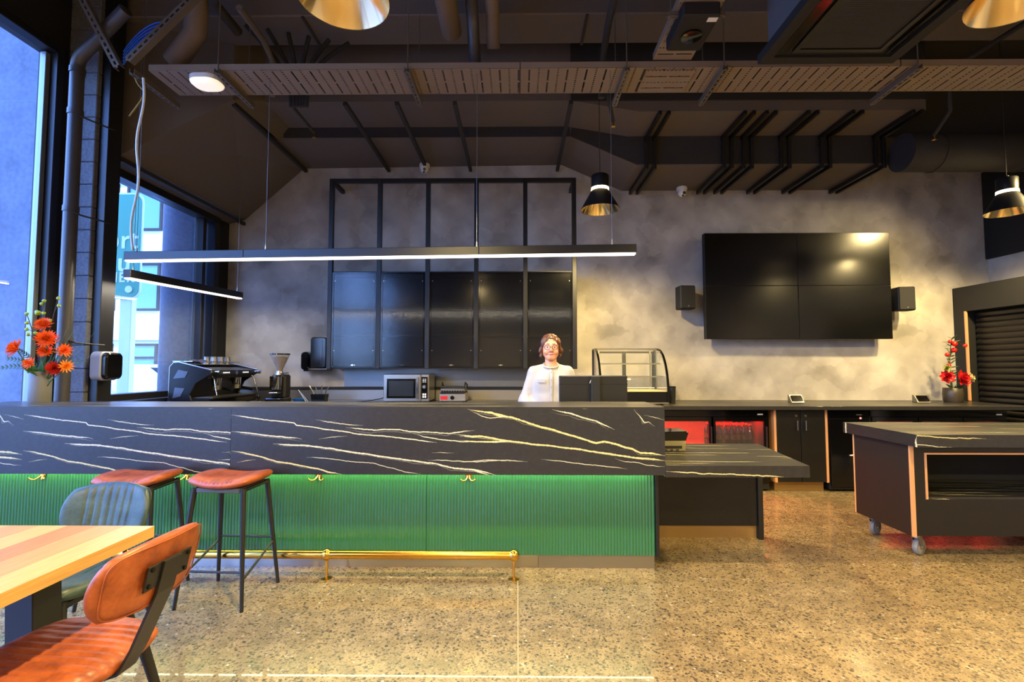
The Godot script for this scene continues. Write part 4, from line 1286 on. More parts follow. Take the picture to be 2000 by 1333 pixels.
func cooler(x0: float, x1: float, doors: Array, label: String, bottles: bool):
	var w := x1 - x0
	var c := thing("bottle_cooler", label, "cooler", Vector3((x0 + x1) * 0.5, 0, -5.75))
	var h := w * 0.5
	var inner := mat("cooler_inside", Color(0.62, 0.62, 0.62), 0.4, 0.3)
	put(c, "back", M.new().span(Vector3(-h, 0.02, -0.44), Vector3(h, 0.875, -0.4)), inner)
	put(c, "side", M.new().span(Vector3(-h, 0.02, -0.4), Vector3(-h + 0.04, 0.875, 0.38)), mats.black_matt)
	put(c, "side", M.new().span(Vector3(h - 0.04, 0.02, -0.4), Vector3(h, 0.875, 0.38)), mats.black_matt)
	put(c, "top", M.new().span(Vector3(-h + 0.04, 0.79, -0.4), Vector3(h - 0.04, 0.875, 0.38)), mats.black_matt)
	put(c, "base", M.new().span(Vector3(-h + 0.04, 0.02, -0.4), Vector3(h - 0.04, 0.12, 0.38)), mats.black_matt)
	put(c, "shelf", M.new().span(Vector3(-h + 0.04, 0.45, -0.4), Vector3(h - 0.04, 0.462, 0.3)), inner)
	put(c, "badge", M.new().span(Vector3(h - 0.12, 0.822, 0.401), Vector3(h - 0.06, 0.836, 0.404)), mats.white_plastic)
	for d in doors:
		var a: float = d[0] - (x0 + x1) * 0.5
		var b: float = d[1] - (x0 + x1) * 0.5
		var cx := (a + b) * 0.5
		var dr := put(c, "door", M.new().ring_rect(b - a + 0.09, 0.70, 0.045, 0.03, Transform3D(Basis.IDENTITY, Vector3(cx, 0.45, 0.375))), mats.black_gloss)
		put(dr, "pane", M.new().span(Vector3(a, 0.145, 0.385), Vector3(b, 0.755, 0.391)), pane_mat("cooler_glass", Color(0.5, 0.5, 0.5), 0.10))
		put(dr, "handle", M.new().span(Vector3(b + 0.01, 0.35, 0.405), Vector3(b + 0.025, 0.7, 0.43), 0.004), mats.black_steel)
		put(c, "light_tube", M.new().span(Vector3(a + 0.01, 0.772, 0.28), Vector3(b - 0.01, 0.782, 0.30)), glow("red_tube", Color(1.0, 0.08, 0.05), 6.0))
		area(c, Vector3(cx, 0.768, 0.2), Vector2(b - a - 0.04, 0.05), DOWN, Color(1.0, 0.05, 0.02), 2.6 if bottles else 0.3)
	put(c, "front_header", M.new().span(Vector3(-h, 0.802, 0.38), Vector3(h, 0.872, 0.40), 0.003), mats.black_gloss)
	if not bottles:
		return
	# dark bottles on the shelf behind the right door
	var prof = [Vector2(0.0, 0.0), Vector2(0.03, 0.0), Vector2(0.033, 0.01), Vector2(0.031, 0.07), Vector2(0.033, 0.13), Vector2(0.03, 0.16), Vector2(0.014, 0.21), Vector2(0.0125, 0.225), Vector2(0.0, 0.225)]
	var bm = M.new().lathe(prof, 16).mesh()
	var lm = M.new().cyl(Vector3(0, 0.075, 0), Vector3(0, 0.125, 0), 0.0335, 0.0335, 16, false).mesh()
	var cm = M.new().cyl(Vector3(0, 0.222, 0), Vector3(0, 0.243, 0), 0.015, 0.015, 12).mesh()
	var n := 0
	for row in 3:
		for k in 7:
			var o := thing("drink_bottle", "dark drink bottle on the red-lit cooler shelf, %s row, %s from the left" % [["front", "second", "rear"][row], ["first", "second", "third", "fourth", "fifth", "sixth", "seventh"][k]], "bottle", Vector3(2.19 + k * 0.068, 0.4635, -5.50 - row * 0.09), n * 37.0, "dark bottles in the cooler")
			put(o, "glass", bm, mat("bottle_dark", Color(0.05, 0.025, 0.02), 0.08))
			put(o, "label", lm, mat("bottle_label", Color(0.14, 0.05, 0.05), 0.5))
			put(o, "cap", cm, mat("bottle_cap", Color(0.4, 0.05, 0.05), 0.4))
			n += 1

func build_trolley():
	var t := thing("serving_trolley", "black mobile serving trolley with stone top on castors", "trolley", Vector3(3.75, 0, -3.8))
	var x0 := 2.745; var x1 := 4.78; var z0 := -4.16; var z1 := -3.4
	wput(t, "top", stone_slab([Vector2(x0, z1), Vector2(x1, z1), Vector2(x1, z0), Vector2(x0, z0)], 0.795, 0.88, 0.55), mats.stone_top)
	for x in [2.775, 4.725]:
		var sd := wput(t, "side_panel", M.new().span(Vector3(x, 0.157, -4.075), Vector3(x + 0.022, 0.795, -3.515)), mats.trolley_side)
		put(sd, "plywood_edge", M.new().span(Vector3(x - 0.001, 0.157, -3.516), Vector3(x + 0.023, 0.795, -3.50)), mats.ply_edge)
		put(sd, "plywood_edge", M.new().span(Vector3(x - 0.001, 0.157, -4.09), Vector3(x + 0.023, 0.795, -4.074)), mats.ply_edge)
	# front with an open niche
	var nx0 := 2.90; var nx1 := 4.62; var ny0 := 0.43; var ny1 := 0.725
	var m := M.new()
	m.span(Vector3(2.80, 0.157, -3.54), Vector3(4.724, ny0 - 0.02, -3.52))
	m.span(Vector3(2.80, ny1 + 0.012, -3.54), Vector3(4.724, 0.795, -3.52))
	m.span(Vector3(2.80, ny0 - 0.02, -3.54), Vector3(nx0 - 0.014, ny1 + 0.012, -3.52))
	m.span(Vector3(nx1 + 0.014, ny0 - 0.02, -3.54), Vector3(4.724, ny1 + 0.012, -3.52))
	wput(t, "front_panel", m, mats.cabinet_black)
	m = M.new()
	m.span(Vector3(nx0 - 0.014, ny1, -3.542), Vector3(nx1 + 0.014, ny1 + 0.012, -3.514))
	m.span(Vector3(nx0 - 0.014, ny0 - 0.018, -3.542), Vector3(nx0, ny1, -3.514))
	m.span(Vector3(nx1, ny0 - 0.018, -3.542), Vector3(nx1 + 0.014, ny1, -3.514))
	wput(t, "niche_edging", m, mats.ply_edge)
	wput(t, "shelf", stone_slab([Vector2(nx0, -3.515), Vector2(nx1, -3.515), Vector2(nx1, -4.05), Vector2(nx0, -4.05)], ny0 - 0.018, ny0, 0.7), mats.stone_top)
	wput(t, "niche_back", M.new().span(Vector3(nx0 - 0.014, ny0, -4.06), Vector3(nx1 + 0.014, ny1 + 0.012, -4.04)), mats.black_matt)
	wput(t, "back_panel", M.new().span(Vector3(2.80, 0.157, -4.08), Vector3(4.724, 0.795, -4.062)), mats.cabinet_black)
	wput(t, "bottom", M.new().span(Vector3(2.80, 0.157, -4.062), Vector3(4.724, 0.175, -3.54)), mats.cabinet_black)
	for p in [Vector3(2.86, 0, -3.585), Vector3(2.86, 0, -4.01), Vector3(4.66, 0, -3.585), Vector3(4.66, 0, -4.01)]:
		var b := Basis(Vector3.UP, 0.45)
		var ca := put(t, "castor", M.new().span(Vector3(-0.035, 0.148, -0.04), Vector3(0.035, 0.157, 0.04)).cyl(Vector3(0, 0.125, 0), Vector3(0, 0.15, 0), 0.025, 0.025, 14), mats.steel_satin, Transform3D(b, p - t.position))
		for s in [-1, 1]:
			put(ca, "fork", M.new().extrude([Vector2(-0.02, 0.135), Vector2(0.03, 0.135), Vector2(0.035, 0.05), Vector2(0.02, 0.045)], 0.003, Transform3D(Basis.IDENTITY, Vector3(0, 0, s * 0.022 - 0.0015))), mats.steel_satin)
		var wh := put(ca, "wheel", M.new().lathe([Vector2(0.044, -0.016), Vector2(0.054, -0.016), Vector2(0.06, -0.008), Vector2(0.06, 0.008), Vector2(0.054, 0.016), Vector2(0.044, 0.016)], 26, Transform3D(Basis(Vector3.RIGHT, PI / 2), Vector3(0.026, 0.06, 0))), mats.grey_rubber)
		put(wh, "hub", M.new().cyl(Vector3(0.026, 0.06, -0.013), Vector3(0.026, 0.06, 0.013), 0.045, 0.045, 22), mat("hub_grey", Color(0.55, 0.55, 0.56), 0.4))
		put(wh, "axle", M.new().cyl(Vector3(0.026, 0.06, -0.028), Vector3(0.026, 0.06, 0.028), 0.008, 0.008, 10), mats.chrome)

func build_wall_things():
	# wall cupboard: open steel frame above, five smoked-glass doors below
	var c := thing("wall_cupboard", "tall black steel wall cupboard with open top and five smoked glass doors", "wall cupboard", Vector3(-0.785, 1.32, -6.0))
	var px = [-2.26, -1.67, -1.081, -0.493, 0.100, 0.690]
	var yb := 1.32; var ym := 2.50; var yt := 3.64; var zf := -5.8; var zr := -6.198
	for x in px:
		wput(c, "post", M.new().span(Vector3(x - 0.026, yb, zf - 0.05), Vector3(x + 0.026, yt, zf), 0.003), mats.black_steel)
	wput(c, "top_rail", M.new().span(Vector3(px[0], yt - 0.05, zf - 0.05), Vector3(px[5], yt + 0.001, zf - 0.002), 0.003), mats.black_steel)
	for x in [px[0], px[5]]:
		wput(c, "side_panel", M.new().span(Vector3(x - 0.012, yb, zr), Vector3(x + 0.012, ym, zf - 0.05)), mats.black_steel)
		wput(c, "top_tie", M.new().span(Vector3(x - 0.02, yt - 0.05, zr), Vector3(x + 0.02, yt, zf - 0.05)), mats.black_steel)
	wput(c, "bottom_panel", M.new().span(Vector3(px[0], yb, zr), Vector3(px[5], yb + 0.02, zf - 0.03)), mats.black_steel)
	wput(c, "top_panel", M.new().span(Vector3(px[0], ym - 0.02, zr), Vector3(px[5], ym, zf - 0.03)), mats.black_steel)
	wput(c, "back_panel", M.new().span(Vector3(px[0], yb, zr), Vector3(px[5], ym, zr + 0.01)), mats.cabinet_black)
	for y in [1.72, 2.05]:
		wput(c, "shelf", M.new().span(Vector3(px[0] + 0.012, y, zr + 0.01), Vector3(px[5] - 0.012, y + 0.022, zf - 0.09)), mat("shelf_grey", Color(0.25, 0.26, 0.28), 0.35))
	var smoke := pane_mat("smoked_glass", Color(0.05, 0.06, 0.075), 0.52, 0.14)
	for k in 5:
		var xa: float = px[k] + 0.03; var xb: float = px[k + 1] - 0.03
		var cx := (xa + xb) * 0.5
		var w := xb - xa
		var d := wput(c, "door", M.new().ring_rect(w, ym - yb - 0.03, 0.018, 0.02, Transform3D(Basis.IDENTITY, Vector3(cx, (ym + yb) * 0.5, zf - 0.028))), mats.black_gloss)
		put(d, "pane", M.new().span(Vector3(xa + 0.017, yb + 0.03, zf - 0.018), Vector3(xb - 0.017, ym - 0.03, zf - 0.014)), smoke)
		put(d, "lock_knob", M.new().cyl(Vector3(cx, yb + 0.045, zf - 0.015), Vector3(cx, yb + 0.045, zf + 0.012), 0.013, 0.010, 14).span(Vector3(cx - 0.026, yb + 0.041, zf - 0.012), Vector3(cx + 0.026, yb + 0.049, zf - 0.004)), mats.chrome)
		for y in [yb + 0.22, ym - 0.12]:
			for s in [xa + 0.03, xb - 0.03]:
				put(d, "stud", M.new().cyl(Vector3(s, y, zf - 0.016), Vector3(s, y, zf - 0.009), 0.006, 0.005, 10), mats.steel)
	# video wall of four panels
	var tv := thing("video_wall", "big black television wall made of four screens", "television", Vector3(3.462, 1.685, -6.05))
	for i in 2:
		for j in 2:
			var p := put(tv, "display_panel", M.new().box(Vector3(-0.569 + i * 1.138, 0.33 + j * 0.66, 0.02), Vector3(1.135, 0.657, 0.08), 0.002), mats.black_matt)
			put(p, "screen", M.new().box(Vector3(-0.569 + i * 1.138, 0.33 + j * 0.66, 0.061), Vector3(1.128, 0.650, 0.004)), mats.screen)
	put(tv, "mount", M.new().span(Vector3(-0.9, 0.2, -0.147), Vector3(0.9, 1.1, -0.02)), mats.black_steel)
	for s in [["black box speaker on the wall left of the television", Vector3(2.08, 2.05, -6.0)], ["black box speaker on the wall right of the television", Vector3(4.745, 2.03, -6.0)]]:
		var sp := thing("wall_speaker", s[0], "speaker", s[1], -8.0 if s[1].x > 3 else 4.0, "wall speakers beside the television")
		put(sp, "cabinet", M.new().box(Vector3(0, 0.145, 0), Vector3(0.19, 0.29, 0.17), 0.012), mats.black_matt)
		put(sp, "grille", M.new().box(Vector3(0, 0.145, 0.087), Vector3(0.172, 0.27, 0.008), 0.003), mats.rubber_black)
		put(sp, "badge", M.new().box(Vector3(0.0, 0.035, 0.092), Vector3(0.012, 0.012, 0.003)), mats.steel)
		put(sp, "bracket", M.new().span(Vector3(-0.03, 0.1, -0.19), Vector3(0.03, 0.19, -0.08)), mats.black_steel)
	# dome cameras
	for s in [["small white dome camera above the wall cupboard", Vector3(-1.18, 3.90, -6.07)], ["small white dome camera on the wall between lamp and television", Vector3(2.085, 3.585, -6.07)]]:
		var dc := thing("dome_camera", s[0], "camera", s[1], 0.0, "white dome cameras")
		put(dc, "base", M.new().lathe([Vector2(0.0, 0.03), Vector2(0.06, 0.03), Vector2(0.066, 0.02), Vector2(0.064, -0.01), Vector2(0.0, -0.01)], 24), mats.white_plastic)
		put(dc, "eyeball", M.new().ball(Vector3(0, -0.04, 0.01), Vector3(0.052, 0.055, 0.052), 20), mats.white_plastic)
		put(dc, "lens", M.new().cyl(Vector3(0.008, -0.05, 0.04), Vector3(0.012, -0.065, 0.066), 0.02, 0.018, 16), mats.black_gloss)
		put(dc, "lens", M.new().cyl(Vector3(0.0, -0.08, 0.03), Vector3(0.0, -0.095, 0.045), 0.014, 0.012, 16), mats.black_gloss)
	# dispensers
	var td := thing("towel_dispenser", "tall glossy black paper towel dispenser beside the wall cupboard", "dispenser", Vector3(-2.475, 1.325, -6.12))
	put(td, "body", M.new().extrude(rr(0.20, 0.385, 0.035, 5, Vector2(0, 0.195)), 0.17, Transform3D(Basis.IDENTITY, Vector3(0, 0, -0.075)), 0.01), mats.black_gloss)
	put(td, "tray", M.new().span(Vector3(-0.11, -0.015, -0.07), Vector3(0.12, -0.003, 0.11), 0.003), mats.steel_satin)
	put(td, "window_strip", M.new().span(Vector3(0.03, 0.05, 0.094), Vector3(0.05, 0.35, 0.099), 0.002), mat("smoke_plastic", Color(0.15, 0.16, 0.18), 0.1))
	var sd := thing("soap_dispenser", "small glossy black soap dispenser left of the towel dispenser", "dispenser", Vector3(-2.665, 1.30, -6.14))
	put(sd, "back_plate", M.new().extrude(rr(0.13, 0.24, 0.05, 5, Vector2(0.008, 0.12)), 0.03, Transform3D(Basis.IDENTITY, Vector3(0, 0, -0.055)), 0.004), mat("soap_grey", Color(0.45, 0.44, 0.40), 0.5))
	put(sd, "body", M.new().extrude(rr(0.105, 0.225, 0.045, 5, Vector2(0, 0.118)), 0.09, Transform3D(Basis.IDENTITY, Vector3(0, 0, -0.028)), 0.012), mats.black_gloss)
	put(sd, "nozzle", M.new().span(Vector3(-0.02, -0.012, -0.01), Vector3(0.02, 0.012, 0.05), 0.004), mats.black_gloss)
	var cd := thing("towel_dispenser", "black dispenser with grey shell on the column by the left window", "dispenser", Vector3(-3.35, 1.235, -3.95), 90.0)
	put(cd, "shell", M.new().extrude(rr(0.19, 0.235, 0.045, 6, Vector2(0, 0.118)), 0.09, Transform3D(Basis.IDENTITY, Vector3(0, 0, -0.07)), 0.008), mat("shell_grey", Color(0.55, 0.55, 0.56), 0.35))
	put(cd, "cover", M.new().extrude(rr(0.17, 0.215, 0.04, 6, Vector2(0.0, 0.118)), 0.05, Transform3D(Basis.IDENTITY, Vector3(0, 0, 0.012)), 0.012), mats.black_gloss)

# an upholstered pad: plan w by d, rounded corners (a), crown of top and bottom, grooves along z at the given x, bent by f
func pad(w: float, d: float, top: float, bot: float, a: float, grooves: Array, f: Callable, nx := 72, nz := 26, groove_depth := 0.006, reach := 1.0) -> M:
	var m := M.new()
	for side in [1, -1]:
		var rows = []
		for j in nz + 1:
			var v := sin(PI / 2 * (2.0 * j / nz - 1.0))
			var row = []
			for i in nx + 1:
				var s := 2.0 * i / nx - 1.0
				var u := signf(s) * (1.0 - pow(1.0 - absf(s), 1.35))
				var x := u * sqrt(1.0 - a * v * v * 0.5) * w * 0.5
				var z := v * sqrt(1.0 - a * u * u * 0.5) * d * 0.5
				var e := pow(maxf((1.0 - pow(absf(u), 10.0)) * (1.0 - pow(absf(v), 7.0)), 0.0), 0.5)
				var y := (top if side > 0 else -bot) * e
				if side > 0 and absf(v) < reach:
					for g in grooves:
						var q: float = (x - g) / 0.0035
						if absf(q) < 3.0:
							y -= groove_depth * exp(-q * q) * e
				row.append(f.call(Vector3(x, y, z)))
			rows.append(row)
		if side < 0:
			rows.reverse()
		m.skin(rows, false, false, 1)
	return m

func grooves(n: int, pitch: float) -> Array:
	var o = []
	for k in n:
		o.append((k - (n - 1) * 0.5) * pitch)
	return o

func build_furniture():
	bar_stool("tan leather bar stool at left, partly behind the green chair", Vector3(-2.26, 0, -2.925), 4.0)
	bar_stool("tan leather bar stool standing free, second from the left", Vector3(-1.70, 0, -2.925), -3.0)
	# dining table
	var t := thing("dining_table", "pale plank-topped dining table with black steel legs", "table", Vector3(-1.86, 0, -1.2))
	var rng := RandomNumberGenerator.new()
	rng.seed = 9
	var tones = ["wood_c", "wood_a", "wood_b", "wood_c", "wood_a", "wood_c", "wood_b", "wood_a", "wood_c"]
	var n := 9
	var pw := 0.99 / n
	for k in n:
		var xa := -1.365 - pw * k
		var xb := xa - pw + 0.0006
		var z0 := -1.85; var z1 := -0.55
		var m := M.new()
		var o := Vector2(rng.randf(), rng.randf())
		var P = func(x, y, z): return Vector3(x, y, z)
		var uv = func(a, b): return o + Vector2(a * 0.45, b * 1.6)
		var y0 := 0.71; var y1 := 0.75
		m.quad_uv(P.call(xb, y1, z1), P.call(xa, y1, z1), P.call(xa, y1, z0), P.call(xb, y1, z0), uv.call(z1, xb), uv.call(z1, xa), uv.call(z0, xa), uv.call(z0, xb))
		m.quad_uv(P.call(xb, y0, z0), P.call(xa, y0, z0), P.call(xa, y0, z1), P.call(xb, y0, z1), uv.call(z0, xb), uv.call(z0, xa), uv.call(z1, xa), uv.call(z1, xb))
		m.quad_uv(P.call(xa, y0, z1), P.call(xa, y0, z0), P.call(xa, y1, z0), P.call(xa, y1, z1), uv.call(z1, y0), uv.call(z0, y0), uv.call(z0, y1), uv.call(z1, y1))
		m.quad_uv(P.call(xb, y0, z0), P.call(xb, y0, z1), P.call(xb, y1, z1), P.call(xb, y1, z0), uv.call(z0, y0), uv.call(z1, y0), uv.call(z1, y1), uv.call(z0, y1))
		for z in [z0, z1]:
			m.quad_uv(P.call(xa, y0, z), P.call(xb, y0, z), P.call(xb, y1, z), P.call(xa, y1, z), uv.call(y0, xa), uv.call(y0, xb), uv.call(y1, xb), uv.call(y1, xa))
		wput(t, "plank", m, mats[tones[k]])
	for z in [-1.76, -0.65]:
		for s in [-1, 1]:
			var c := -1.905
			wput(t, "leg", M.new().bar(Vector3(c + s * 0.21, 0.0, z), Vector3(c + s * 0.175, 0.71, z), 0.10, 0.11, 0.003, Vector3(0, 0, 1)), mats.black_steel)
		wput(t, "cross_bar", M.new().span(Vector3(-2.2, 0.66, z - 0.05), Vector3(-1.5, 0.71, z + 0.05), 0.002), mats.black_steel)
	# chairs
	var c := thing("dining_chair", "tan leather dining chair with ribbed seat, pulled up to the table", "chair", Vector3(-1.39, 0, -1.52), -93.0)
	chair(c, mats.leather_tan, true)
	c = thing("dining_chair", "dark green leather dining chair beyond the table", "chair", Vector3(-1.93, 0, -2.07), 3.0)
	chair(c, mats.leather_green, false)

func bar_stool(label: String, at: Vector3, turn: float):
	var t := thing("bar_stool", label, "bar stool", at, turn, "tan leather bar stools")
	var H := 0.672
	put(t, "seat", pad(0.40, 0.335, 0.030, 0.024, 0.55, grooves(9, 0.024), func(p: Vector3): return Vector3(p.x, p.y + H + 0.75 * p.x * p.x, p.z)), mats.leather_tan)
	put(t, "seat_plate", M.new().span(Vector3(-0.13, H - 0.045, -0.13), Vector3(0.13, H - 0.018, 0.13), 0.004), mat("seat_plate", Color(0.30, 0.31, 0.33), 0.5))
	for s in [-1, 1]:
		for q in [-1, 1]:
			put(t, "leg", M.new().cyl(Vector3(s * 0.195, 0, q * 0.185), Vector3(s * 0.145, H - 0.02, q * 0.12), 0.010, 0.016, 12), mats.black_steel)
	for q in [-1, 1]:
		var f: float = 0.29 if q < 0 else 0.20
		put(t, "stretcher", M.new().cyl(Vector3(-0.178, f, q * 0.158), Vector3(0.178, f, q * 0.158), 0.007, 0.007, 8), mats.black_steel)
		put(t, "stretcher", M.new().cyl(Vector3(q * 0.182, 0.16, 0.17), Vector3(q * 0.174, 0.27, -0.16), 0.007, 0.007, 8), mats.black_steel)
		put(t, "seat_bar", M.new().cyl(Vector3(q * 0.147, H - 0.03, -0.12), Vector3(q * 0.147, H - 0.03, 0.12), 0.011, 0.011, 8), mats.black_steel)

func chair(t: Node3D, leather_mat: Material, tan: bool):
	var H := 0.455
	put(t, "seat", pad(0.44, 0.43, 0.035, 0.028, 0.7, grooves(9, 0.032), func(p: Vector3): return Vector3(p.x, p.y + H - 0.10 * p.z * p.z + 0.02 * smoothstep(0.05, 0.2, p.z) * 0.5, p.z + 0.01)), leather_mat)
	var hb := 0.215 if tan else 0.27
	var yc := 0.735 if tan else 0.655
	var wb := 0.40
	# a pad lying flat is stood up: its z becomes height, its y the front
	var bend := func(p: Vector3):
		var lean := (p.z) * 0.22
		return Vector3(p.x * (1.0 + 0.25 * p.z), yc + p.z, -0.235 - lean - (yc - 0.5) * 0.28 + p.y + 1.05 * p.x * p.x)
	var bk := put(t, "backrest", pad(wb, hb, 0.022, 0.022, 0.7, grooves(7, 0.034) if not tan else grooves(11, 0.034), bend, 84, 26, 0.006, 0.93), leather_mat)
	var seam = []
	for k in 65:
		var a := TAU * k / 64
		var u := signf(cos(a)) * pow(absf(cos(a)), 0.4); var v := signf(sin(a)) * pow(absf(sin(a)), 0.4)
		seam.append(bend.call(Vector3(u * wb * 0.455, -0.0195, v * hb * 0.43)))
	put(bk, "seam", M.new().tube(seam, 0.0022, 5, false), leather_mat)
	if tan:
		var rear := -0.235 - (yc - 0.5) * 0.28 - 0.024
		var lean := Basis(Vector3.RIGHT, -0.22)
		put(bk, "fixing_plate", M.new().box(Vector3(0, yc, rear - 0.004), Vector3(0.17, 0.075, 0.006), 0.001, lean), mats.black_steel)
		for x in [-0.07, 0.07]:
			for y in [-0.024, 0.024]:
				put(bk, "bolt", M.new().cyl(Vector3(x, yc + y, rear - 0.002 - y * 0.22), Vector3(x, yc + y, rear - 0.012 - y * 0.22), 0.007, 0.006, 10), mats.black_gloss)
		put(t, "back_bar", M.new().sweep([Vector3(0, H - 0.035, 0.05), Vector3(0, H - 0.035, -0.16), Vector3(0, H - 0.02, -0.205), Vector3(0, H + 0.05, -0.245), Vector3(0, yc - 0.06, rear + 0.005), Vector3(0, yc + 0.035, rear - 0.018)], [Vector2(-0.034, -0.004), Vector2(0.034, -0.004), Vector2(0.034, 0.004), Vector2(-0.034, 0.004)], Vector3.RIGHT), mats.black_steel)
	else:
		put(t, "back_bar", M.new().sweep([Vector3(0, H - 0.035, 0.05), Vector3(0, H - 0.035, -0.16), Vector3(0, H, -0.225), Vector3(0, yc, -0.31)], [Vector2(-0.05, -0.004), Vector2(0.05, -0.004), Vector2(0.05, 0.004), Vector2(-0.05, 0.004)], Vector3.RIGHT), mats.black_steel)
	for s in [-1, 1]:
		put(t, "seat_rail", M.new().bar(Vector3(s * 0.14, H - 0.045, -0.15), Vector3(s * 0.14, H - 0.045, 0.16), 0.03, 0.025, 0.002), mats.black_steel)
		for q in [-1, 1]:
			put(t, "leg", M.new().cyl(Vector3(s * 0.215, 0, q * 0.225), Vector3(s * 0.14, H - 0.03, q * 0.14), 0.010, 0.017, 12), mats.black_steel)

func build_bar_equipment():
	espresso_machine()
	# coffee grinder
	var g := thing("coffee_grinder", "coffee grinder with a cone hopper full of beans", "grinder", Vector3(-2.8, 0.925, -5.72))
	put(g, "base", M.new().box(Vector3(0, 0.03, 0.02), Vector3(0.19, 0.06, 0.27), 0.012), mats.black_gloss)
	put(g, "body", M.new().box(Vector3(0, 0.19, -0.04), Vector3(0.17, 0.28, 0.15), 0.02), mats.black_steel)
	put(g, "doser", M.new().cyl(Vector3(0, 0.16, 0.09), Vector3(0, 0.31, 0.09), 0.062, 0.066, 24), mats.chrome)
	put(g, "fork", M.new().span(Vector3(-0.05, 0.11, 0.05), Vector3(0.05, 0.125, 0.15), 0.004), mats.steel)
	put(g, "collar", M.new().cyl(Vector3(0, 0.325, 0.0), Vector3(0, 0.37, 0.0), 0.05, 0.035, 20), mats.steel)
	put(g, "lever", M.new().tube([Vector3(0.03, 0.34, 0.03), Vector3(0.09, 0.345, 0.05), Vector3(0.13, 0.35, 0.05)], 0.006, 8), mats.black_steel)
	put(g, "hopper", M.new().lathe([Vector2(0.032, 0.37), Vector2(0.108, 0.565), Vector2(0.106, 0.565), Vector2(0.030, 0.372)], 28), pane_mat("clear_plastic", Color(0.8, 0.8, 0.8), 0.16, 0.05))
	put(g, "beans", M.new().lathe([Vector2(0.0, 0.373), Vector2(0.028, 0.373), Vector2(0.088, 0.53), Vector2(0.05, 0.54), Vector2(0.0, 0.535)], 24), mat("beans", Color(0.33, 0.19, 0.11), 0.55))
	put(g, "lid", M.new().lathe([Vector2(0.0, 0.58), Vector2(0.11, 0.577), Vector2(0.113, 0.563), Vector2(0.108, 0.563)], 28), mats.black_gloss)
	var tp := thing("coffee_tamper", "small black coffee tamper beside the grinder", "tamper", Vector3(-2.98, 0.925, -5.6))
	put(tp, "handle", M.new().lathe([Vector2(0, 0.095), Vector2(0.016, 0.09), Vector2(0.02, 0.075), Vector2(0.011, 0.05), Vector2(0.012, 0.025), Vector2(0.0, 0.025)], 16), mats.black_gloss)
	put(tp, "foot", M.new().cyl(Vector3.ZERO, Vector3(0, 0.026, 0), 0.029, 0.029, 20), mats.steel)
	# microwave
	var w := thing("microwave", "stainless steel microwave oven on the back bench", "microwave", Vector3(-1.28, 0.925, -5.82))
	put(w, "body", M.new().span(Vector3(-0.262, 0.02, -0.2), Vector3(0.262, 0.335, 0.19), 0.006), mats.steel)
	var wd := put(w, "door", M.new().box(Vector3(-0.045, 0.178, 0.2), Vector3(0.43, 0.31, 0.02), 0.004), mats.steel)
	put(wd, "window", M.new().box(Vector3(-0.055, 0.17, 0.211), Vector3(0.335, 0.225, 0.004), 0.001), mats.black_gloss)
	put(wd, "mesh_pane", M.new().box(Vector3(-0.055, 0.17, 0.2135), Vector3(0.285, 0.175, 0.002)), mat("dim_glass", Color(0.16, 0.18, 0.20), 0.15))
	put(wd, "handle", M.new().cyl(Vector3(0.135, 0.05, 0.235), Vector3(0.135, 0.3, 0.235), 0.011, 0.011, 12).span(Vector3(0.128, 0.055, 0.21), Vector3(0.142, 0.07, 0.235)).span(Vector3(0.128, 0.28, 0.21), Vector3(0.142, 0.295, 0.235)), mats.chrome)
	var cp := put(w, "control_panel", M.new().box(Vector3(0.212, 0.178, 0.2), Vector3(0.068, 0.25, 0.024), 0.002), mats.black_gloss)
	put(cp, "knob", M.new().cyl(Vector3(0.212, 0.19, 0.21), Vector3(0.212, 0.19, 0.235), 0.021, 0.019, 20), mats.steel)
	for i in 2:
		for j in 2:
			put(cp, "button", M.new().box(Vector3(0.2 + i * 0.025, 0.075 + j * 0.028, 0.213), Vector3(0.019, 0.022, 0.004), 0.001), mats.white_plastic)
		for j in 3:
			put(cp, "marking", M.new().box(Vector3(0.2 + i * 0.024, 0.245 + j * 0.016, 0.2125), Vector3(0.017, 0.007, 0.002)), mats.white_plastic)
	for x in [-0.22, 0.22]:
		for z in [-0.16, 0.15]:
			put(w, "foot", M.new().cyl(Vector3(x, 0, z), Vector3(x, 0.022, z), 0.016, 0.018, 12), mats.rubber_black)
	var cord := put(self, "power_cord", M.new().tube(bez(Vector3(-1.56, 1.02, -6.17), Vector3(-1.58, 0.98, -6.1), Vector3(-1.66, 0.935, -5.9), Vector3(-1.90, 0.932, -5.75), 12), 0.005, 6), mats.black_steel)
	tag(cord, "black power cord lying left of the microwave", "cord")
	# contact grill
	var cg := thing("contact_grill", "stainless contact grill with ribbed lid right of the microwave", "grill", Vector3(-0.74, 0.925, -5.75))
	put(cg, "body", M.new().span(Vector3(-0.15, 0.025, -0.17), Vector3(0.15, 0.115, 0.17), 0.008), mats.steel)
	put(cg, "control_plate", M.new().span(Vector3(-0.148, 0.03, 0.17), Vector3(0.148, 0.11, 0.174), 0.002), mats.steel_satin)
	put(cg, "badge", M.new().span(Vector3(-0.135, 0.045, 0.174), Vector3(-0.055, 0.085, 0.177)), mat("badge_red", Color(0.75, 0.08, 0.1), 0.4))
	put(cg, "dial", M.new().cyl(Vector3(0.0, 0.068, 0.174), Vector3(0, 0.068, 0.195), 0.024, 0.021, 20), mats.black_gloss)
	put(cg, "lower_plate", M.new().span(Vector3(-0.14, 0.115, -0.15), Vector3(0.14, 0.13, 0.16), 0.004), mats.black_matt)
	var lid := put(cg, "lid", M.new().span(Vector3(-0.14, 0.135, -0.15), Vector3(0.14, 0.175, 0.16), 0.006), mats.steel)
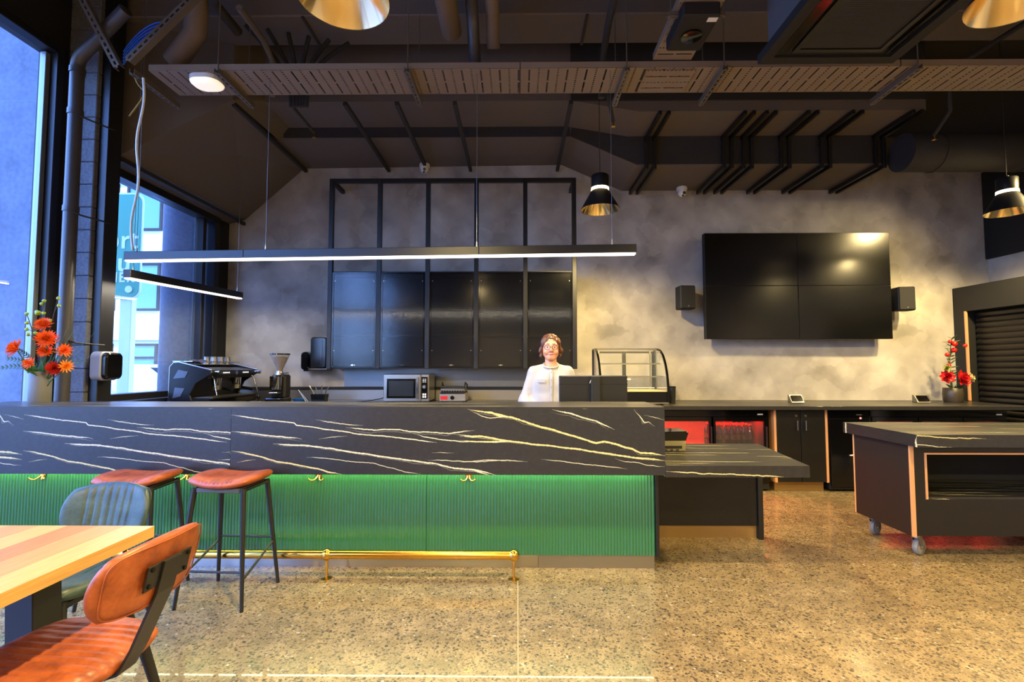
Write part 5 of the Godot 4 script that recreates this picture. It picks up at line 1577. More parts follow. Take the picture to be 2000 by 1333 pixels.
	for k in 9:
		put(lid, "rib", M.new().span(Vector3(-0.126 + k * 0.03, 0.134, 0.155), Vector3(-0.114 + k * 0.03, 0.15, 0.164)), mats.black_matt)
	for s in [-1, 1]:
		put(lid, "arm", M.new().tube([Vector3(s * 0.135, 0.15, -0.12), Vector3(s * 0.145, 0.21, -0.05), Vector3(s * 0.135, 0.235, 0.05), Vector3(s * 0.13, 0.175, 0.1)], 0.008, 8), mats.black_steel)
		for z in [-0.14, 0.14]:
			put(cg, "foot", M.new().cyl(Vector3(s * 0.12, 0, z), Vector3(s * 0.12, 0.027, z), 0.012, 0.014, 10), mats.rubber_black)
	put(lid, "handle", M.new().cyl(Vector3(-0.13, 0.19, 0.185), Vector3(0.13, 0.19, 0.185), 0.011, 0.011, 12), mats.black_steel)
	# containers by the sink
	var bx := thing("utensil_box", "black box of tools on the back bench", "container", Vector3(-2.32, 0.925, -5.72))
	put(bx, "box", M.new().extrude([Vector2(-0.07, 0), Vector2(0.07, 0), Vector2(0.085, 0.10), Vector2(-0.085, 0.10)], 0.12, Transform3D(Basis.IDENTITY, Vector3(0, 0, -0.06))), mats.black_gloss)
	for k in 4:
		var x := -0.05 + k * 0.033
		put(bx, "tool", M.new().tube([Vector3(x, 0.06, 0.0), Vector3(x + (k - 1.5) * 0.02, 0.14, 0.02), Vector3(x + (k - 1.5) * 0.045, 0.20 - 0.02 * (k % 2), 0.03)], 0.006, 6), mats.steel)
	var tg := thing("steel_tongs", "steel tongs leaning by the black box of tools", "tongs", Vector3(-2.46, 0.925, -5.66))
	for s in [-1, 1]:
		put(tg, "arm", M.new().tube([Vector3(-0.10, 0.15, -0.02), Vector3(-0.04, 0.09 + s * 0.008, 0), Vector3(0.03 + s * 0.012, 0.01, 0.02)], 0.006, 6), mats.steel)
	var dish := thing("blue_dish", "flat blue dish beside the tongs on the back bench", "dish", Vector3(-2.56, 0.925, -5.74))
	put(dish, "bowl", M.new().lathe([Vector2(0, 0), Vector2(0.06, 0.0), Vector2(0.09, 0.045), Vector2(0.086, 0.045), Vector2(0.058, 0.006), Vector2(0, 0.006)], 24), mat("dish_blue", Color(0.10, 0.35, 0.62), 0.35))
	display_case()
	# till screen seen from behind
	var mo := thing("till_monitor", "black till monitor seen from behind on the bar", "monitor", Vector3(0.58, 0.9, -3.72))
	put(mo, "panel", M.new().box(Vector3(0, 0.225, -0.02), Vector3(0.52, 0.31, 0.035), 0.006), mats.black_steel)
	put(mo, "screen", M.new().box(Vector3(0, 0.228, -0.039), Vector3(0.50, 0.285, 0.003)), mats.black_gloss)
	put(mo, "column", M.new().box(Vector3(0.015, 0.19, 0.015), Vector3(0.07, 0.375, 0.03), 0.006), mats.black_matt)
	put(mo, "foot", M.new().extrude(rr(0.24, 0.15, 0.02), 0.014, Transform3D(Basis(Vector3.RIGHT, -PI / 2), Vector3(0.015, 0, 0.0)), 0.003), mats.black_steel)
	for s in [-1, 1]:
		put(mo, "vent_slot", M.new().box(Vector3(s * 0.155, 0.315, -0.002), Vector3(0.21, 0.007, 0.003)), mats.rubber_black)
	put(mo, "cable_clip", M.new().tube([Vector3(-0.02, 0.345, 0.012), Vector3(-0.03, 0.32, 0.02)], 0.004, 6), mats.steel)
	# receipt printer
	var rp := thing("receipt_printer", "black and beige receipt printer on the low counter", "printer", Vector3(1.12, 0.727, -3.72))
	put(rp, "base", M.new().extrude([Vector2(-0.12, 0), Vector2(0.115, 0), Vector2(0.12, 0.075), Vector2(-0.12, 0.075)], 0.2, Transform3D(Basis.IDENTITY, Vector3(0, 0, -0.1)), 0.005), mat("printer_beige", Color(0.50, 0.47, 0.36), 0.5))
	put(rp, "cover", M.new().extrude([Vector2(-0.12, 0.076), Vector2(0.122, 0.076), Vector2(0.142, 0.135), Vector2(0.13, 0.145), Vector2(-0.12, 0.138)], 0.2, Transform3D(Basis.IDENTITY, Vector3(0, 0, -0.1)), 0.006), mats.black_gloss)
	put(rp, "slot", M.new().span(Vector3(-0.1, 0.02, 0.1), Vector3(0.09, 0.04, 0.103)), mats.black_matt)
	for k in 4:
		put(rp, "button", M.new().span(Vector3(-0.08 + k * 0.042, 0.007, 0.1), Vector3(-0.06 + k * 0.042, 0.014, 0.104)), mats.black_matt)
	# small tilted tablets on the back bench
	for s in [["small tilted payment screen on the bench below the television", 3.32], ["small tilted payment screen beside the red flower pot", 4.80]]:
		var tb := thing("payment_screen", s[0], "tablet", Vector3(s[1], 0.925, -5.86), 0.0, "small tilted screens on the back bench")
		put(tb, "stand", M.new().extrude([Vector2(0, 0), Vector2(0.09, 0), Vector2(0.03, 0.085), Vector2(0.0, 0.085)], 0.15, Transform3D(Basis(Vector3(0, 0, 1), Vector3(0, 1, 0), Vector3(-1, 0, 0)), Vector3(0.075, 0, -0.04)), 0.003), mats.steel_satin)
		put(tb, "display", M.new().box(Vector3(0, 0.047, 0.026), Vector3(0.125, 0.075, 0.006), 0.001, Basis(Vector3.RIGHT, -0.62)), mats.black_gloss)
	var wb := thing("waste_bin", "small black bin beside the glass display case", "bin", Vector3(1.77, 0.925, -5.6))
	put(wb, "bucket", M.new().lathe([Vector2(0, 0), Vector2(0.035, 0), Vector2(0.042, 0.19), Vector2(0.039, 0.19), Vector2(0.032, 0.006), Vector2(0, 0.006)], 20), mats.black_steel)
	put(wb, "rim", M.new().lathe([Vector2(0.040, 0.185), Vector2(0.045, 0.188), Vector2(0.045, 0.196), Vector2(0.039, 0.196)], 20), mats.black_gloss)

func espresso_machine():
	var e := thing("espresso_machine", "large black two-group espresso machine beside the window", "espresso machine", Vector3(-3.33, 0.925, -5.38), 90.0)
	var dark := mat("machine_black", Color(0.10, 0.105, 0.12), 0.3, 0.4)
	var prof = [Vector2(-0.22, 0.03), Vector2(-0.215, 0.42), Vector2(-0.18, 0.46), Vector2(-0.13, 0.465), Vector2(0.21, 0.385), Vector2(0.21, 0.345), Vector2(0.06, 0.25), Vector2(0.0, 0.13), Vector2(0.03, 0.06), Vector2(0.19, 0.055), Vector2(0.2, 0.03)]
	# profile is (z, y): turn it so that its x runs along the machine's depth
	for x in [-0.45, 0.425]:
		var xf := Transform3D(Basis(Vector3(0, 0, 1), Vector3(0, 1, 0), Vector3(-1, 0, 0)), Vector3(x + 0.025, 0, 0))
		var sp := put(e, "side_panel", M.new().extrude(prof, 0.025, xf, 0.004), dark)
		put(sp, "edge_trim", M.new().tube([Vector3(x + 0.012, 0.04, -0.222), Vector3(x + 0.012, 0.42, -0.218), Vector3(x + 0.012, 0.463, -0.18), Vector3(x + 0.012, 0.468, -0.13), Vector3(x + 0.012, 0.388, 0.212)], 0.006, 8), mats.steel)
		var inset := mat("machine_inset", Color(0.32, 0.36, 0.42), 0.35, 0.5)
		for q in [[Vector2(-0.17, 0.30), Vector2(-0.12, 0.39), Vector2(-0.02, 0.37), Vector2(-0.05, 0.31)], [Vector2(-0.17, 0.10), Vector2(-0.15, 0.21), Vector2(-0.05, 0.20), Vector2(-0.09, 0.12)]]:
			var side := -0.003 if x < 0 else 0.024
			put(sp, "inset", M.new().extrude(q, 0.004, Transform3D(Basis(Vector3(0, 0, 1), Vector3(0, 1, 0), Vector3(-1, 0, 0)), Vector3(x + side + 0.002, 0, 0))), inset)
	put(e, "base", M.new().span(Vector3(-0.45, 0.02, -0.2), Vector3(0.46, 0.09, 0.2), 0.012), mats.black_gloss)
	put(e, "drip_tray", M.new().span(Vector3(-0.42, 0.085, 0.0), Vector3(0.43, 0.105, 0.22), 0.005), mats.black_steel)
	put(e, "drip_grid", M.new().span(Vector3(-0.4, 0.105, 0.01), Vector3(0.41, 0.108, 0.21)), mats.steel_satin)
	put(e, "back_splash", M.new().span(Vector3(-0.425, 0.1, -0.2), Vector3(0.425, 0.33, -0.02), 0.01), dark)
	put(e, "head_body", M.new().extrude([Vector2(-0.2, 0.30), Vector2(0.16, 0.30), Vector2(0.20, 0.34), Vector2(0.20, 0.385), Vector2(-0.13, 0.44), Vector2(-0.2, 0.44)], 0.85, Transform3D(Basis(Vector3(0, 0, 1), Vector3(0, 1, 0), Vector3(-1, 0, 0)), Vector3(0.425, 0, 0)), 0.006), dark)
	put(e, "cup_tray", M.new().span(Vector3(-0.42, 0.44, -0.2), Vector3(0.42, 0.447, -0.02)), mats.steel_satin)
	put(e, "cup_rail", M.new().tube([Vector3(-0.42, 0.475, 0.0), Vector3(0.42, 0.475, 0.0), Vector3(0.42, 0.475, -0.2), Vector3(-0.42, 0.475, -0.2), Vector3(-0.42, 0.475, 0.0)], 0.005, 6), mats.chrome)
	for x in [-0.17, 0.2]:
		var gh := put(e, "group_head", M.new().cyl(Vector3(x, 0.22, 0.1), Vector3(x, 0.31, 0.1), 0.045, 0.05, 22), mats.chrome)
		put(gh, "portafilter", M.new().cyl(Vector3(x, 0.175, 0.1), Vector3(x, 0.222, 0.1), 0.04, 0.043, 20).cyl(Vector3(x, 0.198, 0.13), Vector3(x, 0.185, 0.17), 0.01, 0.01, 10), mats.steel)
		put(gh, "handle", M.new().cyl(Vector3(x, 0.187, 0.165), Vector3(x, 0.165, 0.29), 0.014, 0.018, 12), mats.black_gloss)
		var pn := put(e, "button_panel", M.new().box(Vector3(x, 0.358, 0.2), Vector3(0.17, 0.032, 0.008), 0.003), mats.black_gloss)
		for k in 5:
			put(pn, "button_light", M.new().box(Vector3(x - 0.05 + k * 0.025, 0.358, 0.205), Vector3(0.014, 0.012, 0.003)), glow("button_white", Color(1, 1, 1), 0.9))
	for x in [-0.4, 0.42]:
		put(e, "steam_tap", M.new().cyl(Vector3(x * 0.93, 0.36, 0.19), Vector3(x * 0.97, 0.36, 0.27), 0.014, 0.022, 14), mats.chrome)
		put(e, "steam_wand", M.new().tube([Vector3(x * 0.9, 0.33, 0.17), Vector3(x * 0.92, 0.28, 0.2), Vector3(x * 0.96, 0.13, 0.24)], 0.006, 8), mats.chrome)
	put(e, "gauge", M.new().cyl(Vector3(0.02, 0.36, 0.19), Vector3(0.02, 0.36, 0.206), 0.024, 0.024, 20), mats.chrome)
	for x in [-0.36, 0.36]:
		for z in [-0.15, 0.15]:
			put(e, "foot", M.new().cyl(Vector3(x, 0, z), Vector3(x, 0.03, z), 0.022, 0.022, 12), mats.rubber_black)
	# cups and cloth on top
	var names = ["nearest the window end", "second from the window end", "third along", "fourth along", "fifth along", "last at the far end"]
	for k in 6:
		var c := thing("metal_jug", "steel milk jug on the espresso machine, " + names[k], "jug", Vector3(-3.475 + (k % 2) * 0.085, 1.3735, -5.42 - (k / 2) * 0.12), 90.0, "steel jugs on the espresso machine")
		put(c, "jug", M.new().lathe([Vector2(0, 0), Vector2(0.033, 0), Vector2(0.036, 0.02), Vector2(0.028, 0.07), Vector2(0.031, 0.085), Vector2(0.029, 0.085), Vector2(0.026, 0.07), Vector2(0.033, 0.02), Vector2(0, 0.005)], 18), mats.steel)
		put(c, "handle", M.new().tube(bez(Vector3(0.028, 0.07, 0), Vector3(0.07, 0.075, 0), Vector3(0.065, 0.02, 0), Vector3(0.034, 0.02, 0), 8), 0.004, 6), mats.steel)
	var rows = []
	for j in 14:
		var row = []
		for i in 16:
			var u := i / 15.0; var v := j / 13.0
			row.append(Vector3(-0.065 + 0.13 * u, 0.012 + 0.022 * absf(sin(u * 7.0 + v * 3.0)) * sin(PI * u) + 0.02 * sin(PI * v) * sin(v * 9.0 + u), -0.14 + 0.30 * v))
		rows.append(row)
	var cl := put(self, "bar_cloth", M.new().skin(rows, false, false), mat("cloth_blue", Color(0.12, 0.14, 0.22), 0.9), Transform3D(Basis.IDENTITY, Vector3(-3.43, 1.386, -5.16)))
	tag(cl, "dark blue cloth crumpled on the espresso machine", "cloth")

func display_case():
	var d := thing("display_case", "glass countertop display case with curved front", "display case", Vector3(1.29, 0.925, -5.65))
	var w := 0.37
	put(d, "base", M.new().span(Vector3(-w, 0.02, -0.25), Vector3(w, 0.145, 0.265), 0.006), mats.black_gloss)
	put(d, "base_trim", M.new().span(Vector3(-w, 0.012, 0.262), Vector3(w, 0.03, 0.272), 0.002), mats.steel)
	put(d, "floor_tray", M.new().span(Vector3(-w + 0.015, 0.145, -0.24), Vector3(w - 0.015, 0.152, 0.25)), mat("case_tray", Color(0.85, 0.74, 0.5), 0.45))
	var curve = []
	for k in 13:
		var a := float(k) / 12.0
		curve.append(Vector2(-0.13 + 0.395 * sin(a * PI / 2), 0.145 + 0.48 * cos(a * PI / 2) ))
	for s in [-1, 1]:
		var pts = []
		for p in curve:
			pts.append(Vector3(s * w, p.y, p.x))
		pts.append(Vector3(s * w, 0.03, 0.265))
		put(d, "curved_rail", M.new().sweep(pts, [Vector2(-0.011, -0.011), Vector2(0.011, -0.011), Vector2(0.011, 0.011), Vector2(-0.011, 0.011)], Vector3.RIGHT), mats.black_gloss)
		put(d, "rear_post", M.new().span(Vector3(s * w - 0.014, 0.02, -0.255), Vector3(s * w + 0.014, 0.63, -0.23), 0.003), mats.black_steel)
		put(d, "top_side_rail", M.new().span(Vector3(s * w - 0.011, 0.61, -0.25), Vector3(s * w + 0.011, 0.632, -0.12), 0.003), mats.black_steel)
		var poly = [Vector2(-0.24, 0.15)]
		poly.append(Vector2(-0.24, 0.615))
		for p in curve:
			poly.append(Vector2(p.x, p.y - 0.005))
		put(d, "side_pane", M.new().extrude(poly, 0.005, Transform3D(Basis(Vector3(0, 0, 1), Vector3(0, 1, 0), Vector3(-1, 0, 0)), Vector3(s * w + 0.0025, 0, 0))), pane_mat("case_glass", Color(0.8, 0.85, 0.82), 0.05))
	var row0 = []; var row1 = []
	for p in curve:
		row0.append(Vector3(-w + 0.01, p.y, p.x)); row1.append(Vector3(w - 0.01, p.y, p.x))
	put(d, "front_pane", M.new().skin([row0, row1], false, false), mats.case_glass)
	put(d, "top_panel", M.new().span(Vector3(-w, 0.618, -0.25), Vector3(w, 0.632, -0.125), 0.003), mats.black_steel)
	put(d, "top_trim", M.new().span(Vector3(-w - 0.01, 0.615, -0.128), Vector3(w + 0.01, 0.637, -0.112), 0.003), mats.steel)
	for q in [[-w + 0.014, 0.0], [0.0, w - 0.014]]:
		var cx: float = (q[0] + q[1]) * 0.5
		var dr := put(d, "rear_door", M.new().ring_rect(q[1] - q[0], 0.45, 0.022, 0.012, Transform3D(Basis.IDENTITY, Vector3(cx, 0.38, -0.25))), mats.black_steel)
		put(dr, "pane", M.new().span(Vector3(q[0] + 0.02, 0.17, -0.246), Vector3(q[1] - 0.02, 0.59, -0.242)), mats.case_glass)
	for y in [[0.305, 0.15], [0.45, 0.05]]:
		var sh := put(d, "glass_shelf", M.new().span(Vector3(-w + 0.02, y[0], -0.22), Vector3(w - 0.02, y[0] + 0.006, y[1])), mats.case_glass)
		put(sh, "front_strip", M.new().span(Vector3(-w + 0.02, y[0] - 0.004, y[1]), Vector3(w - 0.02, y[0] + 0.012, y[1] + 0.008), 0.001), mats.steel)
	put(d, "shelf_upright", M.new().span(Vector3(w - 0.07, 0.15, -0.225), Vector3(w - 0.055, 0.61, -0.215)).span(Vector3(-w + 0.055, 0.15, -0.225), Vector3(-w + 0.07, 0.61, -0.215)), mats.steel)
	for k in 22:
		put(d, "tray_rib", M.new().span(Vector3(-w + 0.03 + k * 0.031, 0.152, -0.22), Vector3(-w + 0.036 + k * 0.031, 0.19, -0.215)), mats.steel)
	put(d, "light_tube", M.new().span(Vector3(-w + 0.02, 0.165, -0.21), Vector3(w - 0.02, 0.172, -0.2)), glow("case_tube", Color(1.0, 0.82, 0.45), 2.0))
	area(d, Vector3(0, 0.6, -0.18), Vector2(0.66, 0.04), DOWN, Color(1.0, 0.80, 0.45), 0.22)
	for s in [-1, 1]:
		for z in [-0.2, 0.2]:
			put(d, "foot", M.new().cyl(Vector3(s * 0.32, 0, z), Vector3(s * 0.32, 0.022, z), 0.015, 0.015, 10), mats.rubber_black)

# ---- smooth bodies: capsules ["c", a, b, ra, rb], ellipsoids ["e", centre, radii], hollows ["s", centre, radii]
func net(m: M, prims: Array, cell: float, k: float, rough := 0.0):
	var lo := Vector3.ONE * 1e9; var hi := -lo
	for p in prims:
		if p[0] == "c":
			var r := maxf(p[3], p[4])
			lo = lo.min(p[1].min(p[2]) - Vector3.ONE * r); hi = hi.max(p[1].max(p[2]) + Vector3.ONE * r)
		elif p[0] == "e":
			lo = lo.min(p[1] - p[2]); hi = hi.max(p[1] + p[2])
	lo -= Vector3.ONE * (cell * 2.5 + k * 0.3); hi += Vector3.ONE * (cell * 2.5 + k * 0.3)
	var n := Vector3i(((hi - lo) / cell).ceil()) + Vector3i.ONE
	var f := PackedFloat32Array()
	f.resize(n.x * n.y * n.z)
	f.fill(1.0)
	for p in prims:
		var pl: Vector3; var ph: Vector3
		var ext := k + cell * 2.0
		if p[0] == "c":
			var r := maxf(p[3], p[4]) + ext
			pl = p[1].min(p[2]) - Vector3.ONE * r; ph = p[1].max(p[2]) + Vector3.ONE * r
		else:
			pl = p[1] - p[2] - Vector3.ONE * ext; ph = p[1] + p[2] + Vector3.ONE * ext
		var i0 := Vector3i(((pl - lo) / cell).floor()).clamp(Vector3i.ZERO, n - Vector3i.ONE)
		var i1 := Vector3i(((ph - lo) / cell).ceil()).clamp(Vector3i.ZERO, n - Vector3i.ONE)
		var is_c: bool = p[0] == "c"
		var cut: bool = p[0] == "s"
		var a: Vector3 = p[1]; var b: Vector3 = p[2]
		var ab := b - a
		var l2 := maxf(ab.length_squared(), 1e-9)
		var ra: float = p[3] if is_c else 0.0
		var rb: float = p[4] if is_c else 0.0
		var mr := 0.0 if is_c else minf(b.x, minf(b.y, b.z))
		for z in range(i0.z, i1.z + 1):
			for y in range(i0.y, i1.y + 1):
				var row := (z * n.y + y) * n.x
				for x in range(i0.x, i1.x + 1):
					var q := lo + Vector3(x, y, z) * cell
					var d: float
					if is_c:
						var t := clampf((q - a).dot(ab) / l2, 0.0, 1.0)
						d = (q - a - ab * t).length() - lerpf(ra, rb, t)
					else:
						var e := (q - a) / b
						var le := e.length()
						d = (le - 1.0) * (mr if le < 0.3 else le / maxf((e / b).length(), 1e-6))
					var o := f[row + x]
					if cut:
						f[row + x] = maxf(o, -d)
					else:
						var h := clampf(0.5 + 0.5 * (o - d) / k, 0.0, 1.0)
						f[row + x] = lerpf(o, d, h) - k * h * (1.0 - h)
	if rough > 0.0:
		var nz := noise(32.0, 8, 2)
		for z in n.z:
			for y in n.y:
				for x in n.x:
					var i := (z * n.y + y) * n.x + x
					if absf(f[i]) < 0.03:
						f[i] += rough * nz.get_noise_3d((lo.x + x * cell), (lo.y + y * cell) * 0.35, (lo.z + z * cell))
	# one vertex in each crossed cell
	var at := {}
	var sx := 1; var sy := n.x; var sz := n.x * n.y
	var offs = [0, sx, sy, sx + sy, sz, sx + sz, sy + sz, sx + sy + sz]
	var edges = [[0, 1], [2, 3], [4, 5], [6, 7], [0, 2], [1, 3], [4, 6], [5, 7], [0, 4], [1, 5], [2, 6], [3, 7]]
	for z in n.z - 1:
		for y in n.y - 1:
			var base := z * sz + y * sy
			for x in n.x - 1:
				var i := base + x
				var neg := 0
				if f[i] < 0.0: neg += 1
				if f[i + 1] < 0.0: neg += 1
				if f[i + sy] < 0.0: neg += 1
				if f[i + sy + 1] < 0.0: neg += 1
				if f[i + sz] < 0.0: neg += 1
				if f[i + sz + 1] < 0.0: neg += 1
				if f[i + sz + sy] < 0.0: neg += 1
				if f[i + sz + sy + 1] < 0.0: neg += 1
				if neg == 0 or neg == 8:
					continue
				var s := Vector3.ZERO
				var c := 0
				for e in edges:
					var va: float = f[i + offs[e[0]]]; var vb: float = f[i + offs[e[1]]]
					if (va < 0.0) != (vb < 0.0):
						var t := va / (va - vb)
						var pa := Vector3(e[0] & 1, (e[0] >> 1) & 1, e[0] >> 2)
						var pb := Vector3(e[1] & 1, (e[1] >> 1) & 1, e[1] >> 2)
						s += pa.lerp(pb, t)
						c += 1
				at[i] = lo + (Vector3(x, y, z) + s / c) * cell
	m.smooth(1)
	for i in at:
		# the three edges that leave this cell's low corner
		for ax in [[sx, sy, sz], [sy, sz, sx], [sz, sx, sy]]:
			var va := f[i]
			var vb := f[i + ax[0]]
			if (va < 0.0) != (vb < 0.0):
				var p1: int = i - ax[1]; var p2: int = i - ax[1] - ax[2]; var p3: int = i - ax[2]
				if at.has(p1) and at.has(p2) and at.has(p3):
					if va < 0.0:
						m.quad(at[i], at[p1], at[p2], at[p3])
					else:
						m.quad(at[i], at[p3], at[p2], at[p1])
	m.smooth(-1)

func hand(s: float, wrist: Vector3) -> Array:
	var o = [["c", wrist, wrist + Vector3(-s * 0.01, -0.012, 0.05), 0.024, 0.022], ["e", wrist + Vector3(-s * 0.012, -0.016, 0.075), Vector3(0.038, 0.016, 0.042)]]
	for k in 4:
		var x := wrist.x - s * 0.012 + (k - 1.5) * 0.0195
		var l: float = [0.034, 0.042, 0.044, 0.036][k] if s < 0 else [0.036, 0.044, 0.042, 0.034][k]
		var a := Vector3(x, wrist.y - 0.012, wrist.z + 0.108)
		var b := a + Vector3((k - 1.5) * 0.004, -0.006, l)
		var c := b + Vector3(0, -0.016, l * 0.72)
		o.append(["c", a - Vector3(0, 0.003, 0.02), b, 0.0095, 0.0085])
		o.append(["c", b, c, 0.0085, 0.0072])
	var t := wrist + Vector3(-s * 0.035, -0.016, 0.05)
	o.append(["c", t, t + Vector3(-s * 0.022, -0.008, 0.032), 0.012, 0.0095])
	o.append(["c", t + Vector3(-s * 0.022, -0.008, 0.032), t + Vector3(-s * 0.02, -0.014, 0.062), 0.0095, 0.008])
	return o

func build_person():
	var p := thing("person", "smiling person with glasses, tied hair and white shirt behind the bar", "person", Vector3(0.285, 0, -4.12), -2.0)
	var skin := mat("skin", Color(0.83, 0.58, 0.45), 0.5)
	var m := M.new()
	var bones = [["c", Vector3(0, 1.27, -0.015), Vector3(0, 1.44, -0.005), 0.052, 0.047], ["e", Vector3(0, 1.22, 0.01), Vector3(0.135, 0.13, 0.09)], ["e", Vector3(0, 1.08, 0.0), Vector3(0.125, 0.14, 0.085)], ["e", Vector3(0, 0.92, 0.0), Vector3(0.15, 0.12, 0.10)]]
	var shirt = [["e", Vector3(0, 1.20, 0.005), Vector3(0.155, 0.15, 0.112)], ["e", Vector3(0.0, 1.08, 0.005), Vector3(0.168, 0.20, 0.125)], ["e", Vector3(0, 0.93, 0.0), Vector3(0.172, 0.11, 0.13)], ["c", Vector3(-0.045, 1.342, -0.015), Vector3(-0.135, 1.300, -0.01), 0.036, 0.05], ["c", Vector3(0.045, 1.342, -0.015), Vector3(0.135, 1.300, -0.01), 0.036, 0.05], ["e", Vector3(-0.07, 1.205, 0.075), Vector3(0.06, 0.07, 0.045)], ["e", Vector3(0.07, 1.205, 0.075), Vector3(0.06, 0.07, 0.045)]]
	var pants = [["e", Vector3(0, 0.90, 0.0), Vector3(0.166, 0.11, 0.12)]]
	for s in [-1.0, 1.0]:
		var sh := Vector3(s * 0.140, 1.292, -0.01)
		var el := Vector3(s * 0.215, 1.055, 0.0)
		var wr := Vector3(s * 0.115, 0.945, 0.20)
		bones.append(["c", sh, el, 0.046, 0.038]); bones.append(["c", el, wr, 0.038, 0.024])
		shirt.append(["c", sh, el, 0.055, 0.055]); shirt.append(["c", el, el.lerp(wr, 0.86), 0.056, 0.042])
		bones.append(["c", Vector3(s * 0.085, 0.88, 0), Vector3(s * 0.09, 0.48, 0.015), 0.075, 0.05])
		bones.append(["c", Vector3(s * 0.09, 0.48, 0.015), Vector3(s * 0.09, 0.08, -0.01), 0.05, 0.034])
		bones.append(["c", Vector3(s * 0.09, 0.045, -0.02), Vector3(s * 0.095, 0.03, 0.13), 0.034, 0.024])
		pants.append(["c", Vector3(s * 0.085, 0.88, 0), Vector3(s * 0.09, 0.48, 0.015), 0.09, 0.064])
		pants.append(["c", Vector3(s * 0.09, 0.48, 0.015), Vector3(s * 0.09, 0.12, -0.01), 0.064, 0.052])
	net(m, bones, 0.013, 0.03)
	# head: tilted a little to the person's right
	var H := Vector3(0, 0, 0)
	var head = [["e", Vector3(0, 1.530, -0.015), Vector3(0.071, 0.080, 0.088)], ["e", Vector3(0, 1.488, 0.018), Vector3(0.061, 0.078, 0.070)], ["e", Vector3(0, 1.432, 0.040), Vector3(0.036, 0.028, 0.038)], ["c", Vector3(-0.042, 1.452, 0.0), Vector3(-0.016, 1.42, 0.055), 0.022, 0.018], ["c", Vector3(0.042, 1.452, 0.0), Vector3(0.016, 1.42, 0.055), 0.022, 0.018],
		["c", Vector3(0, 1.522, 0.080), Vector3(0, 1.484, 0.102), 0.006, 0.0085], ["e", Vector3(-0.0095, 1.480, 0.091), Vector3(0.0062, 0.0055, 0.008)], ["e", Vector3(0.0095, 1.480, 0.091), Vector3(0.0062, 0.0055, 0.008)],
		["e", Vector3(-0.038, 1.468, 0.058), Vector3(0.022, 0.020, 0.024)], ["e", Vector3(0.038, 1.468, 0.058), Vector3(0.022, 0.020, 0.024)], ["c", Vector3(-0.04, 1.532, 0.07), Vector3(0.04, 1.532, 0.07), 0.012, 0.012],
		["e", Vector3(-0.071, 1.492, -0.01), Vector3(0.010, 0.028, 0.017)], ["e", Vector3(0.071, 1.492, -0.01), Vector3(0.010, 0.028, 0.017)], ["c", Vector3(0, 1.36, -0.012), Vector3(0, 1.45, -0.008), 0.05, 0.047],
		["s", Vector3(-0.030, 1.512, 0.096), Vector3(0.016, 0.011, 0.014)], ["s", Vector3(0.030, 1.512, 0.096), Vector3(0.016, 0.011, 0.014)], ["s", Vector3(0, 1.4545, 0.090), Vector3(0.025, 0.006, 0.014)]]
	net(m, head, 0.0045, 0.016)
	for s in [-1.0, 1.0]:
		net(m, hand(s, Vector3(s * 0.115, 0.945, 0.20)), 0.0045, 0.006)
	put(p, "body", m, skin)
	m = M.new()
	# the neckline is an open band round the neck
	shirt.append(["s", Vector3(0, 1.392, 0.022), Vector3(0.058, 0.060, 0.078)])
	net(m, shirt, 0.011, 0.03, 0.004)
	var cloth := mat("shirt_white", Color(0.66, 0.65, 0.635), 0.85)
	var so := put(p, "shirt", m, cloth)
	var band = []
	for k in 25:
		var a := TAU * k / 24
		band.append(Vector3(sin(a) * 0.062, 1.362 - 0.026 * cos(a), cos(a) * 0.066 + 0.012))
	put(so, "collar_band", M.new().tube(band, 0.008, 8, false), cloth)
	var zf := func(x: float, y: float) -> float:
		return 0.126 - 0.55 * x * x - (0.05 * pow(maxf(y - 1.24, 0.0) / 0.1, 2.0)) - 0.02 * maxf(1.15 - y, 0.0)
	var pl = []
	for k in 14:
		var y := 1.325 - k * 0.03
		pl.append([Vector3(-0.012, y, zf.call(0.012, y) + 0.004), Vector3(-0.012, y, zf.call(0.012, y) + 0.009), Vector3(0.012, y, zf.call(0.012, y) + 0.009), Vector3(0.012, y, zf.call(0.012, y) + 0.004)])
	put(so, "placket", M.new().skin(pl, true, true), cloth)
	for y in [1.30, 1.24, 1.18, 1.12, 1.06, 1.0]:
		put(so, "button", M.new().cyl(Vector3(0, y, zf.call(0, y) + 0.008), Vector3(0, y, zf.call(0, y) + 0.012), 0.0045, 0.004, 10), mat("button_grey", Color(0.5, 0.48, 0.45), 0.4))
	put(so, "pocket_flap", M.new().box(Vector3(-0.082, 1.232, 0.136), Vector3(0.072, 0.030, 0.006), 0.002, Basis(Vector3.UP, -0.25)), cloth)
	m = M.new()
	net(m, pants, 0.015, 0.03)
	put(p, "trousers", m, mat("trousers_dark", Color(0.08, 0.085, 0.11), 0.85))
	for s in [-1.0, 1.0]:
		m = M.new()
		net(m, [["c", Vector3(s * 0.09, 0.042, -0.035), Vector3(s * 0.095, 0.036, 0.135), 0.042, 0.034], ["c", Vector3(s * 0.09, 0.05, -0.02), Vector3(s * 0.09, 0.10, -0.015), 0.042, 0.045]], 0.01, 0.02)
		put(p, "shoe", m, mats.rubber_black)
	# hair: parted in the middle, loose strands beside the face, knot behind
	m = M.new()
	var hair = [["e", Vector3(0, 1.548, -0.028), Vector3(0.083, 0.079, 0.098)], ["e", Vector3(0, 1.545, -0.13), Vector3(0.045, 0.045, 0.04)]]
